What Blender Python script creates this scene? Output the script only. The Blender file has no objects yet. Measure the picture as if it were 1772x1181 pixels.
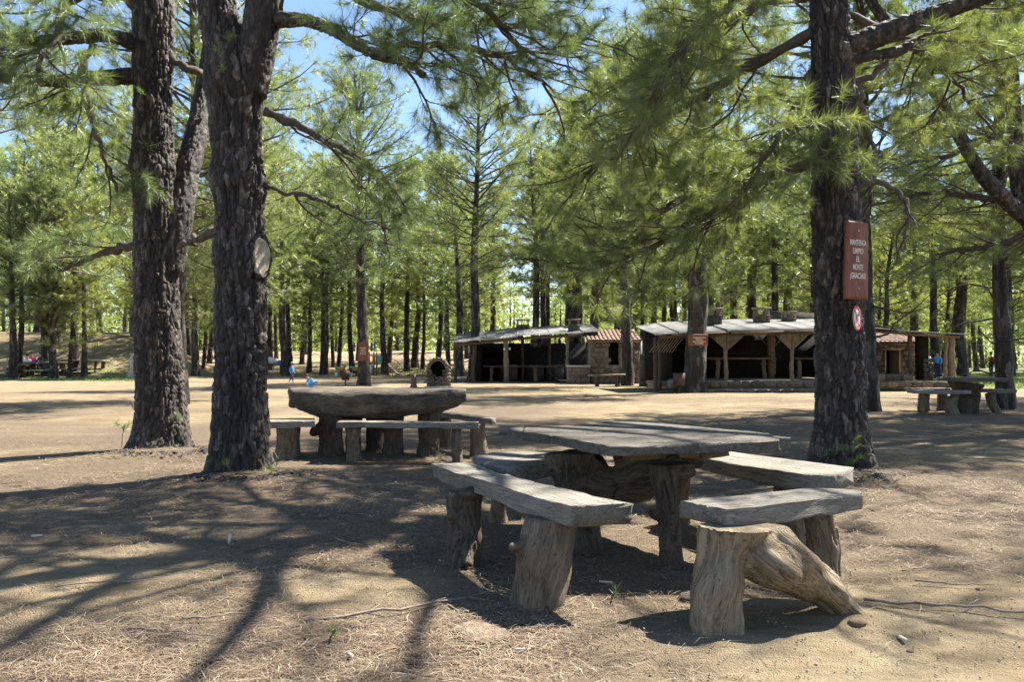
import bpy, math, random
import numpy as np
from mathutils import Vector, Matrix

# ------------------------------------------------------------------ camera, sky, sun, exposure
SC = bpy.context.scene
EYE, FPX, HORIZ = 1.3, 1500.0, 620.0
cam_d = bpy.data.cameras.new('camera'); cam = bpy.data.objects.new('camera', cam_d)
SC.collection.objects.link(cam); SC.camera = cam
cam_d.sensor_width = 36.0; cam_d.lens = FPX / 1772 * 36
cam.location = (0, 0, EYE)
cam.rotation_euler = (math.radians(90) + math.atan((HORIZ - 590.5) / FPX), 0, 0)
cam_d.clip_start = 0.05; cam_d.clip_end = 2500

SUN_EL, SUN_AZ = math.radians(50), math.radians(53)      # azimuth from +Y towards +X
world = bpy.data.worlds.new('World'); SC.world = world; world.use_nodes = True
wn = world.node_tree; bg = wn.nodes['Background']
sky = wn.nodes.new('ShaderNodeTexSky'); sky.sky_type = 'NISHITA'; sky.sun_disc = False
sky.sun_elevation = SUN_EL; sky.sun_rotation = SUN_AZ
sky.altitude = 900; sky.air_density = 1.0; sky.dust_density = .5; sky.ozone_density = 2.2
wn.links.new(sky.outputs[0], bg.inputs[0]); bg.inputs[1].default_value = 0.07
sun_d = bpy.data.lights.new('sun', 'SUN'); sun_d.energy = 5.0; sun_d.angle = math.radians(0.53)
sun_d.color = (1.0, 0.95, 0.86)
sun = bpy.data.objects.new('sun', sun_d); SC.collection.objects.link(sun)
sv = Vector((math.sin(SUN_AZ) * math.cos(SUN_EL), math.cos(SUN_AZ) * math.cos(SUN_EL), math.sin(SUN_EL)))
sun.rotation_euler = sv.to_track_quat('Z', 'Y').to_euler()
SC.view_settings.view_transform = 'Standard'; SC.view_settings.look = 'None'
SC.view_settings.gamma = 1.0; SC.view_settings.use_curve_mapping = False
SC.view_settings.exposure = 1.9
SC.render.engine = 'CYCLES'
SC.cycles.max_bounces = 6; SC.cycles.diffuse_bounces = 3; SC.cycles.transmission_bounces = 4

COL = SC.collection
RNG = np.random.default_rng(11)

# ------------------------------------------------------------------ numeric noise
def _h(ix, iy, iz, seed):
    h = (ix.astype(np.int64) * 374761393 + iy.astype(np.int64) * 668265263 + iz.astype(np.int64) * 2147483647 + seed * 1274126177) & 0xFFFFFFFF
    h = ((h ^ (h >> 13)) * 1103515245) & 0xFFFFFFFF
    h = ((h ^ (h >> 16)) * 2246822519) & 0xFFFFFFFF
    return ((h ^ (h >> 15)) & 0xFFFFFF) / float(0xFFFFFF)

def vnoise(p, seed=0):
    p = np.asarray(p, float); i = np.floor(p); f = p - i; f = f * f * (3 - 2 * f); i = i.astype(np.int64)
    x, y, z = i[..., 0], i[..., 1], i[..., 2]; fx, fy, fz = f[..., 0], f[..., 1], f[..., 2]
    r = 0
    for dx in (0, 1):
        for dy in (0, 1):
            for dz in (0, 1):
                w = (fx if dx else 1 - fx) * (fy if dy else 1 - fy) * (fz if dz else 1 - fz)
                r = r + w * _h(x + dx, y + dy, z + dz, seed)
    return r * 2 - 1

def fbm(p, oct=4, seed=0):
    p = np.asarray(p, float); r, a, t = 0, 1.0, 0
    for k in range(oct):
        r = r + a * vnoise(p * (2.03 ** k) + k * 17.3, seed + k); t += a; a *= 0.5
    return r / t

def voronoi(p, seed=0):
    p = np.asarray(p, float); i = np.floor(p).astype(np.int64)
    f1 = np.full(p.shape[0], 9.0); f2 = np.full(p.shape[0], 9.0); cid = np.zeros(p.shape[0])
    for dx in (-1, 0, 1):
        for dy in (-1, 0, 1):
            for dz in (-1, 0, 1):
                c = i + np.array([dx, dy, dz])
                a = [_h(c[:, 0], c[:, 1], c[:, 2], seed + s) for s in (1, 2, 3, 4)]
                q = c + np.stack(a[:3], 1)
                d = np.linalg.norm(p - q, axis=1)
                m = d < f1
                f2 = np.where(m, f1, np.minimum(f2, d)); cid = np.where(m, a[3], cid); f1 = np.where(m, d, f1)
    return f1, f2, cid

def sstep(a, b, x):
    t = np.clip((np.asarray(x, float) - a) / (b - a), 0, 1); return t * t * (3 - 2 * t)

# ------------------------------------------------------------------ terrain
def ground_z(x, y):
    x = np.asarray(x, float); y = np.asarray(y, float)
    yy = np.maximum(y, 1.0); r = x / yy
    bank = 3.3 * sstep(52, 66, y) * (1 - sstep(-0.425, -0.33, r))
    mid = 2.1 * sstep(56, 100, y) * (1 - sstep(0.16, 0.33, r))
    z = np.maximum(bank, mid)
    p = np.stack([x, y, 0 * x], -1)
    z = z + 0.10 * vnoise(p * 0.11, 5) * sstep(14, 30, y) * (1 - 0.5 * sstep(0, .2, r))
    z = z + 0.018 * fbm(p * 1.1, 3, 9)
    z = z + 0.16 * fbm(p * 0.5, 3, 19) * np.clip(bank, 0, 1)
    for mx, my, mr, mh in MOUNDS:
        d2 = ((x - mx) ** 2 + (y - my) ** 2) / (mr * mr)
        z = z + mh * np.exp(-d2)
    return z
MOUNDS = []
def gz(x, y): return float(ground_z(np.array([x]), np.array([y]))[0])

def at(px, py, z):
    """world point at height z seen at a photo pixel"""
    s = (py - HORIZ) / (EYE - z); return ((px - 886) / s, FPX / s)
def up(px, py, d):
    """world point at distance d seen at a photo pixel"""
    return ((px - 886) * d / FPX, d, EYE - (py - HORIZ) * d / FPX)
def on_ground(px, py):
    """where the sight line through a pixel meets the terrain"""
    d = np.concatenate([np.arange(3, 60, .1), np.arange(60, 220, .25)])
    x = (px - 886) * d / FPX; z = EYE - (py - HORIZ) * d / FPX
    below = z <= ground_z(x, d)
    k = int(np.argmax(below)) if below.any() else len(d) - 1
    return float(x[k]), float(d[k])

# ------------------------------------------------------------------ mesh helpers
def mesh_np(name, V, F, mats=(), smooth=False, midx=None, attrs=None):
    me = bpy.data.meshes.new(name)
    V = np.ascontiguousarray(V, dtype=np.float32)
    if isinstance(F, np.ndarray): F = [F]
    F = [f for f in F if len(f)]
    nv = len(V); tot = sum(f.size for f in F); nf = sum(len(f) for f in F)
    me.vertices.add(nv); me.vertices.foreach_set('co', V.ravel())
    me.loops.add(tot); me.loops.foreach_set('vertex_index', np.concatenate([f.ravel() for f in F]).astype(np.int32))
    me.polygons.add(nf)
    sizes = np.concatenate([np.full(len(f), f.shape[1]) for f in F])
    starts = np.concatenate([[0], np.cumsum(sizes)[:-1]]).astype(np.int32)
    me.polygons.foreach_set('loop_start', starts)
    for m in mats: me.materials.append(m)
    if midx is not None: me.polygons.foreach_set('material_index', np.asarray(midx, np.int32))
    me.update(calc_edges=True)
    if smooth: me.polygons.foreach_set('use_smooth', np.ones(nf, bool))
    if attrs:
        for k, a in attrs.items():
            at_ = me.attributes.new(k, 'FLOAT', 'POINT'); at_.data.foreach_set('value', np.asarray(a, np.float32))
    return me

class MB:
    """collects vertices and faces for ONE object"""
    def __init__(s): s.V = []; s.Q = []; s.T = []; s.n = 0
    def add(s, V, Q=None, T=None):
        V = np.asarray(V, float); s.V.append(V)
        if Q is not None and len(Q): s.Q.append(np.asarray(Q, int) + s.n)
        if T is not None and len(T): s.T.append(np.asarray(T, int) + s.n)
        s.n += len(V); return s
    def box(s, c, size, rz=0.0, rx=0.0, ry=0.0):
        h = np.array(size) / 2
        V = np.array([[a, b, d] for a in (-1, 1) for b in (-1, 1) for d in (-1, 1)]) * h
        R = np.array(Matrix.Rotation(rz, 3, 'Z') @ Matrix.Rotation(ry, 3, 'Y') @ Matrix.Rotation(rx, 3, 'X'))
        V = V @ R.T + np.array(c)
        return s.add(V, [[0, 1, 3, 2], [4, 6, 7, 5], [0, 4, 5, 1], [2, 3, 7, 6], [0, 2, 6, 4], [1, 5, 7, 3]])
    def tube(s, P, R, n=8, cap=True, jit=0.0, rng=None):
        V, Q, T = tube(P, R, n, cap)
        if jit: V = V + (rng or RNG).normal(0, jit, V.shape)
        return s.add(V, Q, T)
    def mesh(s, name, mats=(), smooth=False, attrs=None):
        F = []
        if s.Q: F.append(np.concatenate(s.Q))
        if s.T: F.append(np.concatenate(s.T))
        return mesh_np(name, np.concatenate(s.V), F, mats, smooth, attrs=attrs)

def frames(P):
    P = np.asarray(P, float); n = len(P)
    T = np.gradient(P, axis=0); T /= np.linalg.norm(T, axis=1)[:, None] + 1e-9
    u = np.cross(T[0], [0, 1, 0.0]);
    if np.linalg.norm(u) < .2: u = np.cross(T[0], [1, 0, 0.0])
    u /= np.linalg.norm(u); U = [u]
    for k in range(1, n):
        u = U[-1] - T[k] * np.dot(U[-1], T[k]); u /= np.linalg.norm(u) + 1e-9; U.append(u)
    U = np.array(U); W = np.cross(T, U); return T, U, W

def tube(P, R, n=8, cap=True):
    P = np.asarray(P, float); R = np.broadcast_to(np.asarray(R, float), (len(P),))
    T, U, W = frames(P); a = np.linspace(0, 2 * math.pi, n, endpoint=False)
    V = P[:, None] + R[:, None, None] * (np.cos(a)[None, :, None] * U[:, None] + np.sin(a)[None, :, None] * W[:, None])
    m = len(P); V = V.reshape(-1, 3)
    i = np.arange(m - 1)[:, None] * n; j = np.arange(n)[None]; k = (j + 1) % n
    Q = np.stack([i + j, i + k, i + n + k, i + n + j], -1).reshape(-1, 4)
    Tt = np.zeros((0, 3), int)
    if cap:
        V = np.vstack([V, P[0], P[-1]]); c0, c1 = m * n, m * n + 1; j = np.arange(n); k = (j + 1) % n
        Tt = np.vstack([np.stack([np.full(n, c0), k, j], 1), np.stack([np.full(n, c1), (m - 1) * n + j, (m - 1) * n + k], 1)])
    return V, Q, Tt

def resample(P, n):
    P = np.asarray(P, float)
    d = np.concatenate([[0], np.cumsum(np.linalg.norm(np.diff(P, axis=0), axis=1))])
    # smooth Catmull-like resample
    t = np.linspace(0, d[-1], n)
    L = np.stack([np.interp(t, d, P[:, k]) for k in range(P.shape[1])], 1)
    if len(P) > 2:
        for _ in range(max(1, n // (len(P) * 3))):
            L[1:-1] = (L[:-2] + 2 * L[1:-1] + L[2:]) / 4
    return L

def obj(name, me, parent=None, loc=None, **props):
    o = bpy.data.objects.new(name, me); COL.objects.link(o)
    if parent is not None: o.parent = parent
    if loc is not None: o.location = loc
    for k, v in props.items(): o[k] = v
    return o

def thing(name, label, cat, loc=(0, 0, 0), rz=0.0, group=None):
    o = bpy.data.objects.new(name, None); COL.objects.link(o); o.empty_display_size = .2
    o.location = loc; o.rotation_euler = (0, 0, rz); o['label'] = label; o['category'] = cat
    if group: o['group'] = group
    return o

def copy_tree(o, parent=None, **props):
    c = o.copy(); COL.objects.link(c); c.parent = parent
    for k, v in props.items(): c[k] = v
    for ch in list(o.children): copy_tree(ch, c)
    return c

# ------------------------------------------------------------------ materials
def mat(name, rough=0.9, spec=0.3):
    m = bpy.data.materials.new(name); m.use_nodes = True; nt = m.node_tree
    b = nt.nodes['Principled BSDF']; b.inputs['Roughness'].default_value = rough
    b.inputs['Specular IOR Level'].default_value = spec
    return m, nt, b
def N(nt, kind, **kw):
    n = nt.nodes.new(kind)
    for k, v in kw.items(): setattr(n, k, v)
    return n
def mapped(nt, scale=(1, 1, 1), coord='Object'):
    tc = N(nt, 'ShaderNodeTexCoord'); mp = N(nt, 'ShaderNodeMapping'); mp.inputs['Scale'].default_value = scale
    nt.links.new(tc.outputs[coord], mp.inputs[0]); return mp.outputs[0]
def noise_n(nt, vec, scale, detail=4, rough=.55, dist=0.0):
    n = N(nt, 'ShaderNodeTexNoise'); n.inputs['Scale'].default_value = scale; n.inputs['Detail'].default_value = detail
    n.inputs['Roughness'].default_value = rough; n.inputs['Distortion'].default_value = dist
    nt.links.new(vec, n.inputs['Vector']); return n.outputs['Fac']
def ramp(nt, fac, stops, interp='LINEAR'):
    r = N(nt, 'ShaderNodeValToRGB'); r.color_ramp.interpolation = interp
    e = r.color_ramp.elements
    while len(e) < len(stops): e.new(.5)
    for q, (p, c) in zip(e, stops):
        q.position = p; q.color = (*c, 1) if len(c) == 3 else c
    nt.links.new(fac, r.inputs[0]); return r.outputs[0]
def mix(nt, fac, a, b, mode='MIX'):
    m = N(nt, 'ShaderNodeMix', data_type='RGBA', blend_type=mode)
    for s, v in ((m.inputs[0], fac), (m.inputs[6], a), (m.inputs[7], b)):
        if isinstance(v, (int, float)): s.default_value = v
        elif isinstance(v, tuple): s.default_value = (*v, 1)
        else: nt.links.new(v, s)
    return m.outputs[2]
def bump(nt, b, h, strength=.5, dist=.02):
    n = N(nt, 'ShaderNodeBump'); n.inputs['Strength'].default_value = strength; n.inputs['Distance'].default_value = dist
    nt.links.new(h, n.inputs['Height']); nt.links.new(n.outputs[0], b.inputs['Normal'])
def attr(nt, name):
    a = N(nt, 'ShaderNodeAttribute'); a.attribute_name = name; return a.outputs['Fac']

def simple(name, c, rough=.8, var=.25, scale=6, spec=.3, metal=0.0, bmp=.2):
    m, nt, b = mat(name, rough, spec); v = mapped(nt)
    f = noise_n(nt, v, scale, 5, .6)
    lo = tuple(max(0, k * (1 - var)) for k in c); hi = tuple(min(1, k * (1 + var)) for k in c)
    nt.links.new(ramp(nt, f, [(.3, lo), (.7, hi)]), b.inputs['Base Color'])
    b.inputs['Metallic'].default_value = metal
    if bmp: bump(nt, b, noise_n(nt, v, scale * 6, 4), bmp, .01)
    return m

def wood(name, dark, light, tint, grain=(14, 14, 1.6), rough=.85, bs=.5, gattr=False):
    m, nt, b = mat(name, rough, .25)
    def mapped(nt, sc=(1, 1, 1)):
        if not gattr: return globals()['mapped'](nt, sc)
        at_ = N(nt, 'ShaderNodeAttribute'); at_.attribute_name = 'grain'; mp = N(nt, 'ShaderNodeMapping'); mp.inputs['Scale'].default_value = sc
        nt.links.new(at_.outputs['Vector'], mp.inputs[0]); return mp.outputs[0]
    v = mapped(nt, grain); f = noise_n(nt, v, 2.2, 7, .62, .8)
    v2 = mapped(nt, tuple(k * 4 for k in grain)); g = noise_n(nt, v2, 2.0, 4, .6)
    c1 = ramp(nt, f, [(.32, dark), (.5, tuple((a + c) / 2 for a, c in zip(dark, light))), (.66, light)])
    c2 = mix(nt, ramp(nt, noise_n(nt, mapped(nt), 3.1, 4), [(.42, (0, 0, 0)), (.62, (1, 1, 1))]), c1, tint)
    c3 = mix(nt, .45, c2, c1)
    c4 = mix(nt, ramp(nt, g, [(.3, (.0, .0, .0)), (.45, (1, 1, 1))]), tuple(k * .55 for k in dark), c3)
    st = noise_n(nt, globals()['mapped'](nt), 2.3, 5, .65, .6)
    c4 = mix(nt, 1.0, c4, ramp(nt, st, [(.3, (.55, .52, .48)), (.46, (.95, .94, .92)), (.62, (1.12, 1.1, 1.06))]), 'MULTIPLY')
    nt.links.new(c4, b.inputs['Base Color'])
    s = N(nt, 'ShaderNodeMath', operation='ADD'); nt.links.new(f, s.inputs[0]); nt.links.new(g, s.inputs[1])
    bump(nt, b, s.outputs[0], min(1, bs * 1.3), .02)
    return m

M = {}
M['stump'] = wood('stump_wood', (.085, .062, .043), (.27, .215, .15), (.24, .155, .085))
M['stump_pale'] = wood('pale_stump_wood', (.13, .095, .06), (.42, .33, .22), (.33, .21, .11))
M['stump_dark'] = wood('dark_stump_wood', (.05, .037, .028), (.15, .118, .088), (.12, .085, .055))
M['stump_g'] = wood('stump_grain', (.085, .065, .045), (.26, .21, .15), (.235, .155, .09), (16, 16, 1.5), .85, .7, True)
M['pale_stump_g'] = wood('pale_stump_grain', (.13, .098, .062), (.40, .32, .215), (.31, .20, .11), (16, 16, 1.5), .85, .7, True)
M['dark_stump_g'] = wood('dark_stump_grain', (.05, .039, .03), (.15, .12, .09), (.125, .09, .06), (16, 16, 1.5), .85, .7, True)
M['bleached_g'] = wood('bleached_grain', (.38, .33, .27), (.7, .64, .54), (.55, .46, .36), (12, 12, 1.5), .85, .6, True)
M['plank_x'] = wood('weathered_plank', (.15, .132, .108), (.38, .355, .31), (.26, .23, .19), (.9, 24, 24), .72, .7)
M['slab'] = wood('old_dark_slab', (.075, .065, .053), (.22, .20, .17), (.14, .118, .09), (.9, 18, 18), .75, .8)
M['beam'] = wood('brown_beam', (.10, .068, .045), (.22, .155, .105), (.19, .125, .08), (1.3, 14, 14), .8, .4)
M['post'] = wood('post_wood', (.12, .09, .065), (.30, .24, .175), (.24, .19, .14), (9, 9, 1.5))
M['bleached'] = wood('bleached_wood', (.38, .33, .27), (.7, .64, .54), (.55, .46, .36))

def bark_mat(name, hero):
    m, nt, b = mat(name, .68, .38)
    if hero:
        cid = attr(nt, 'plate')
    else:
        mp = mapped(nt, (9, 9, 3)); vo = N(nt, 'ShaderNodeTexVoronoi', feature='F1'); vo.inputs['Scale'].default_value = 1.0
        nz = N(nt, 'ShaderNodeTexNoise'); nz.inputs['Scale'].default_value = 2.0; nt.links.new(mp, nz.inputs['Vector'])
        ad = mix(nt, .25, mp, nz.outputs['Color'], 'ADD'); nt.links.new(ad, vo.inputs['Vector'])
        sp = N(nt, 'ShaderNodeSeparateColor'); nt.links.new(vo.outputs['Color'], sp.inputs[0]); cid = sp.outputs[0]
    base = ramp(nt, cid, [(0, (.024, .020, .017)), (.35, (.040, .032, .026)), (.6, (.066, .053, .043)), (.76, (.11, .08, .063)), (.87, (.18, .158, .138)), (1, (.06, .05, .042))])
    f = noise_n(nt, mapped(nt, (22, 22, 7)), 2.0, 6, .68)
    c = mix(nt, .8, base, ramp(nt, f, [(.3, (.28, .27, .26)), (.5, (.78, .78, .78)), (.7, (1.75, 1.7, 1.65))]), 'MULTIPLY')
    nt.links.new(c, b.inputs['Base Color'])
    h = noise_n(nt, mapped(nt, (30, 30, 9)), 1.6, 6, .65)
    if not hero:
        v2 = N(nt, 'ShaderNodeTexVoronoi', feature='DISTANCE_TO_EDGE'); nt.links.new(ad, v2.inputs['Vector'])
        s = N(nt, 'ShaderNodeMath', operation='MULTIPLY_ADD'); nt.links.new(v2.outputs[0], s.inputs[0]); s.inputs[1].default_value = 2.0
        nt.links.new(h, s.inputs[2]); h = s.outputs[0]
    bump(nt, b, h, .9, .03)
    return m
M['bark_hero'] = bark_mat('flaky_pine_bark', True)
M['bark'] = bark_mat('pine_bark', False)
M['branch'] = simple('branch_bark', (.085, .066, .052), .9, .4, 14)
M['deadbranch'] = simple('dead_branch', (.12, .098, .078), .9, .3, 14)

def needle_mat(name, c1, c2, c3, trans=.42):
    m = bpy.data.materials.new(name); m.use_nodes = True; nt = m.node_tree; nt.nodes.clear()
    out = N(nt, 'ShaderNodeOutputMaterial'); tone = attr(nt, 'tone')
    oi = N(nt, 'ShaderNodeObjectInfo')
    f = noise_n(nt, mapped(nt), .8, 2)
    col = ramp(nt, tone, [(0, c1), (.55, c2), (1, c3)])
    col = mix(nt, .55, col, ramp(nt, f, [(.35, (.72, .82, .82)), (.65, (1.25, 1.16, .9))]), 'MULTIPLY')
    col = mix(nt, .7, col, ramp(nt, oi.outputs['Random'], [(0, (.8, .92, .95)), (.5, (1, 1, 1)), (1, (1.25, 1.14, .8))]), 'MULTIPLY')
    d = N(nt, 'ShaderNodeBsdfDiffuse'); t = N(nt, 'ShaderNodeBsdfTranslucent'); g = N(nt, 'ShaderNodeBsdfGlossy')
    g.inputs['Roughness'].default_value = .42; g.inputs['Color'].default_value = (.9, .95, .85, 1)
    nt.links.new(col, d.inputs[0])
    tc = mix(nt, 1.0, col, (1.65, 1.75, 1.0), 'MULTIPLY'); nt.links.new(tc, t.inputs[0])
    m1 = N(nt, 'ShaderNodeMixShader'); m1.inputs[0].default_value = trans
    nt.links.new(d.outputs[0], m1.inputs[1]); nt.links.new(t.outputs[0], m1.inputs[2])
    m2 = N(nt, 'ShaderNodeMixShader'); m2.inputs[0].default_value = .085
    nt.links.new(m1.outputs[0], m2.inputs[1]); nt.links.new(g.outputs[0], m2.inputs[2])
    nt.links.new(m2.outputs[0], out.inputs[0]); return m
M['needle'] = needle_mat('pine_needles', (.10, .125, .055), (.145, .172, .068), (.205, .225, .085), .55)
M['needle_far'] = needle_mat('far_pine_needles', (.155, .18, .075), (.215, .24, .092), (.29, .305, .115), .58)  # paler than the near needles: haze and sunlight put into the colour

# ground
def ground_mat():
    m, nt, b = mat('sandy_forest_floor', .95, .15)
    v = mapped(nt)
    sand = ramp(nt, noise_n(nt, v, 1.1, 7, .6), [(.3, (.235, .175, .10)), (.5, (.31, .24, .145)), (.7, (.38, .31, .20))])
    litter = ramp(nt, noise_n(nt, mapped(nt, (1, 1.4, 1)), 46, 6, .75, 1.5), [(.3, (.085, .06, .04)), (.5, (.175, .13, .088)), (.68, (.33, .26, .185))])
    med = noise_n(nt, mapped(nt, (.5, 1, 1)), 2.6, 7, .75)
    sand = mix(nt, 1.0, sand, ramp(nt, med, [(.36, (.62, .6, .58)), (.5, (1, 1, 1)), (.66, (1.12, 1.1, 1.08))]), 'MULTIPLY')
    lm = attr(nt, 'litter')
    brk = noise_n(nt, v, 9, 5, .7)
    ad = N(nt, 'ShaderNodeMath', operation='MULTIPLY_ADD'); nt.links.new(brk, ad.inputs[0]); ad.inputs[1].default_value = 1.1; ad.inputs[2].default_value = -.55
    a2 = N(nt, 'ShaderNodeMath', operation='ADD', use_clamp=True); nt.links.new(ad.outputs[0], a2.inputs[0]); nt.links.new(lm, a2.inputs[1])
    c = mix(nt, a2.outputs[0], sand, litter)
    speck = N(nt, 'ShaderNodeTexVoronoi'); speck.inputs['Scale'].default_value = 34; nt.links.new(v, speck.inputs['Vector'])
    c = mix(nt, ramp(nt, speck.outputs['Distance'], [(.10, (1, 1, 1)), (.16, (0, 0, 0))]), c, (.24, .19, .14))
    grass = ramp(nt, noise_n(nt, v, 5, 5, .7), [(.3, (.07, .09, .025)), (.7, (.15, .19, .055))])
    gm = attr(nt, 'grassy'); g2 = N(nt, 'ShaderNodeMath', operation='MULTIPLY', use_clamp=True)
    nt.links.new(gm, g2.inputs[0]); nt.links.new(ramp(nt, noise_n(nt, v, 1.7, 4), [(.35, (0, 0, 0)), (.55, (1, 1, 1))]), g2.inputs[1])
    c = mix(nt, g2.outputs[0], c, grass)
    nt.links.new(c, b.inputs['Base Color'])
    s = N(nt, 'ShaderNodeMath', operation='ADD'); nt.links.new(noise_n(nt, v, 22, 6, .7), s.inputs[0]); nt.links.new(noise_n(nt, v, 110, 3, .6), s.inputs[1])
    bump(nt, b, s.outputs[0], .9, .04)
    return m
M['ground'] = ground_mat()
M['litter'] = None
def litter_mat():
    m, nt, b = mat('dry_needles', .8, .25)
    nt.links.new(ramp(nt, attr(nt, 'tone'), [(0, (.08, .055, .036)), (.45, (.19, .135, .09)), (.75, (.34, .255, .175)), (1, (.56, .47, .34))]), b.inputs['Base Color'])
    return m
M['litter'] = litter_mat()
M['twig'] = simple('dry_twig', (.24, .19, .15), .9, .35, 20)
M['palechip'] = simple('pale_wood_chip', (.6, .54, .45), .9, .2, 20)
def stone_mat(name, c1, c2, c3):
    m, nt, b = mat(name, .95, .2); v = mapped(nt); oi = N(nt, 'ShaderNodeObjectInfo')
    c = ramp(nt, noise_n(nt, v, 5, 6, .65), [(.3, c1), (.52, c2), (.7, c3)])
    c = mix(nt, .8, c, ramp(nt, oi.outputs['Random'], [(0, (.6, .58, .56)), (.5, (1, 1, 1)), (1, (1.35, 1.2, 1.05))]), 'MULTIPLY')
    nt.links.new(c, b.inputs['Base Color']); bump(nt, b, noise_n(nt, v, 20, 5), .6, .03); return m
M['stone'] = stone_mat('brown_field_stone', (.085, .066, .05), (.17, .132, .10), (.27, .225, .175))
M['darkstone'] = stone_mat('dark_field_stone', (.05, .044, .038), (.10, .088, .075), (.17, .15, .13))
M['mortar'] = simple('wall_mortar', (.24, .2, .155), .95, .3, 8)
M['mortar_dark'] = simple('dark_wall_mortar', (.11, .095, .08), .95, .3, 8)
M['near_black'] = simple('near_black_wall', (.022, .018, .015), .95, .4, 4)  # one near-black tone for interiors, openings and the pillar core
M['tile'] = simple('clay_roof_tile', (.25, .16, .12), .9, .4, 5)
M['zinc'] = simple('galvanised_sheet', (.22, .215, .20), .65, .5, 2.2, .4, .3)
M['rustyzinc'] = simple('old_grey_sheet', (.15, .145, .135), .75, .4, 3, .3, .1)
M['render'] = simple('pale_render_and_lit_edge', (.48, .44, .38), .9, .2, 8)  # also colours the strip that stands for the hut's sunlit edge
M['signwood'] = wood('red_brown_sign_board', (.16, .058, .036), (.25, .095, .06), (.21, .075, .045), (8, 8, 1.2), .55, .12)
M['signside'] = wood('sign_board_edge', (.05, .022, .014), (.13, .05, .03), (.09, .035, .02), (8, 8, 1.2), .7, .3)
M['letter'] = simple('cream_lettering_paint', (.68, .62, .52), .6, .1, 20, .3, 0, 0)
M['white'] = simple('white_enamel', (.78, .78, .76), .4, .05, 10, .4, 0, 0)
M['red'] = simple('red_enamel', (.55, .03, .03), .4, .1, 10, .4, 0, 0)
M['black'] = simple('black_enamel', (.02, .02, .022), .4, .1, 10, .4, 0, 0)
M['nail'] = simple('galvanised_nail', (.5, .48, .45), .4, .2, 20, .5, .7, 0)
M['bin'] = simple('brown_bin_paint', (.075, .04, .03), .6, .3, 6)
M['brick'] = simple('fire_brick', (.36, .17, .10), .9, .3, 8)
M['green'] = simple('green_play_panel', (.10, .42, .27), .4, .08, 3, .5)
M['orange'] = simple('orange_play_rail', (.6, .22, .05), .5, .1, 5)
M['yellow'] = simple('yellow_cap', (.7, .5, .08), .5, .1, 5)
M['slide'] = simple('pinkish_slide', (.42, .27, .24), .4, .1, 4, .5)
M['skin'] = simple('skin', (.5, .3, .21), .6, .08, 10, .3, 0, 0)
M['hair'] = simple('brown_hair', (.13, .075, .04), .8, .2, 30)
M['darkhair'] = simple('dark_hair', (.03, .022, .018), .8, .2, 30)
M['bluejacket'] = simple('blue_jacket', (.10, .33, .68), .7, .12, 8)
M['paleblue'] = simple('pale_blue_top', (.24, .47, .72), .7, .12, 8)
M['navy'] = simple('navy_trousers', (.04, .05, .10), .8, .15, 8)
M['whitecloth'] = simple('white_cloth', (.75, .75, .74), .8, .06, 8)
M['pink'] = simple('pink_jacket', (.72, .10, .27), .7, .1, 8)
M['hivis'] = simple('yellow_shirt', (.62, .66, .04), .7, .1, 8)
M['maroon'] = simple('maroon_backpack', (.13, .035, .04), .7, .2, 8)
M['bluebox'] = simple('blue_plastic', (.06, .16, .5), .5, .08, 8)
M['moss'] = needle_mat('fresh_sprout', (.08, .125, .03), (.12, .18, .04), (.17, .23, .05))

# ------------------------------------------------------------------ ground sheet
def axis(lo, hi, a, b, step, grow=1.06, cap=6.0):
    mid = list(np.arange(a, b, step)); s, x, hi_l = step, b, []
    while x < hi: hi_l.append(x); s = min(s * grow, cap if x < 160 else 60); x += s
    hi_l.append(hi); s, x, lo_l = step, a, []
    while x > lo: s = min(s * grow, cap if x > -160 else 60); x -= s; lo_l.append(max(x, lo))
    return np.array(sorted(set(lo_l)) + mid + hi_l)
def litter_field(x, y):
    p = np.stack([x, y, 0 * x], -1)
    f = fbm(p * np.array([.28, .42, 1]) + 3.1, 4, 31)
    near_table = np.exp(-(((x - .7) / 1.8) ** 2 + ((y - 5.4) / 1.3) ** 2))
    base = .50 + 1.6 * f
    base = base + .35 * sstep(6.5, 8, y) * (1 - sstep(13, 18, y)) + .25 * near_table - .45 * sstep(20, 30, y)
    # less litter, so barer sand, in these spots
    for bx, by, br in ((-2.3, 5.2, .9), (1.9, 4.1, .8), (-.5, 5.0, .5), (2.2, 3.6, 1.0), (-1.0, 4.9, .6)):
        base = base - .8 * np.exp(-((x - bx) ** 2 + (y - by) ** 2) / br ** 2)
    return np.clip(base, 0, 1)
def grassy_field(x, y):
    r = x / np.maximum(y, 1)
    a = sstep(47, 52, y) * (1 - sstep(-.42, -.37, r)) * .9 * (1 - .72 * sstep(54, 57, y))
    b = sstep(34, 40, y) * sstep(.40, .44, r)
    c = .45 * sstep(60, 62, y) * (1 - sstep(68, 74, y)) * sstep(-.2, -.12, r) * (1 - sstep(0.0, .05, r))
    return np.clip(a + b + c, 0, 1)
BENCH_FEET = []
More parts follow.
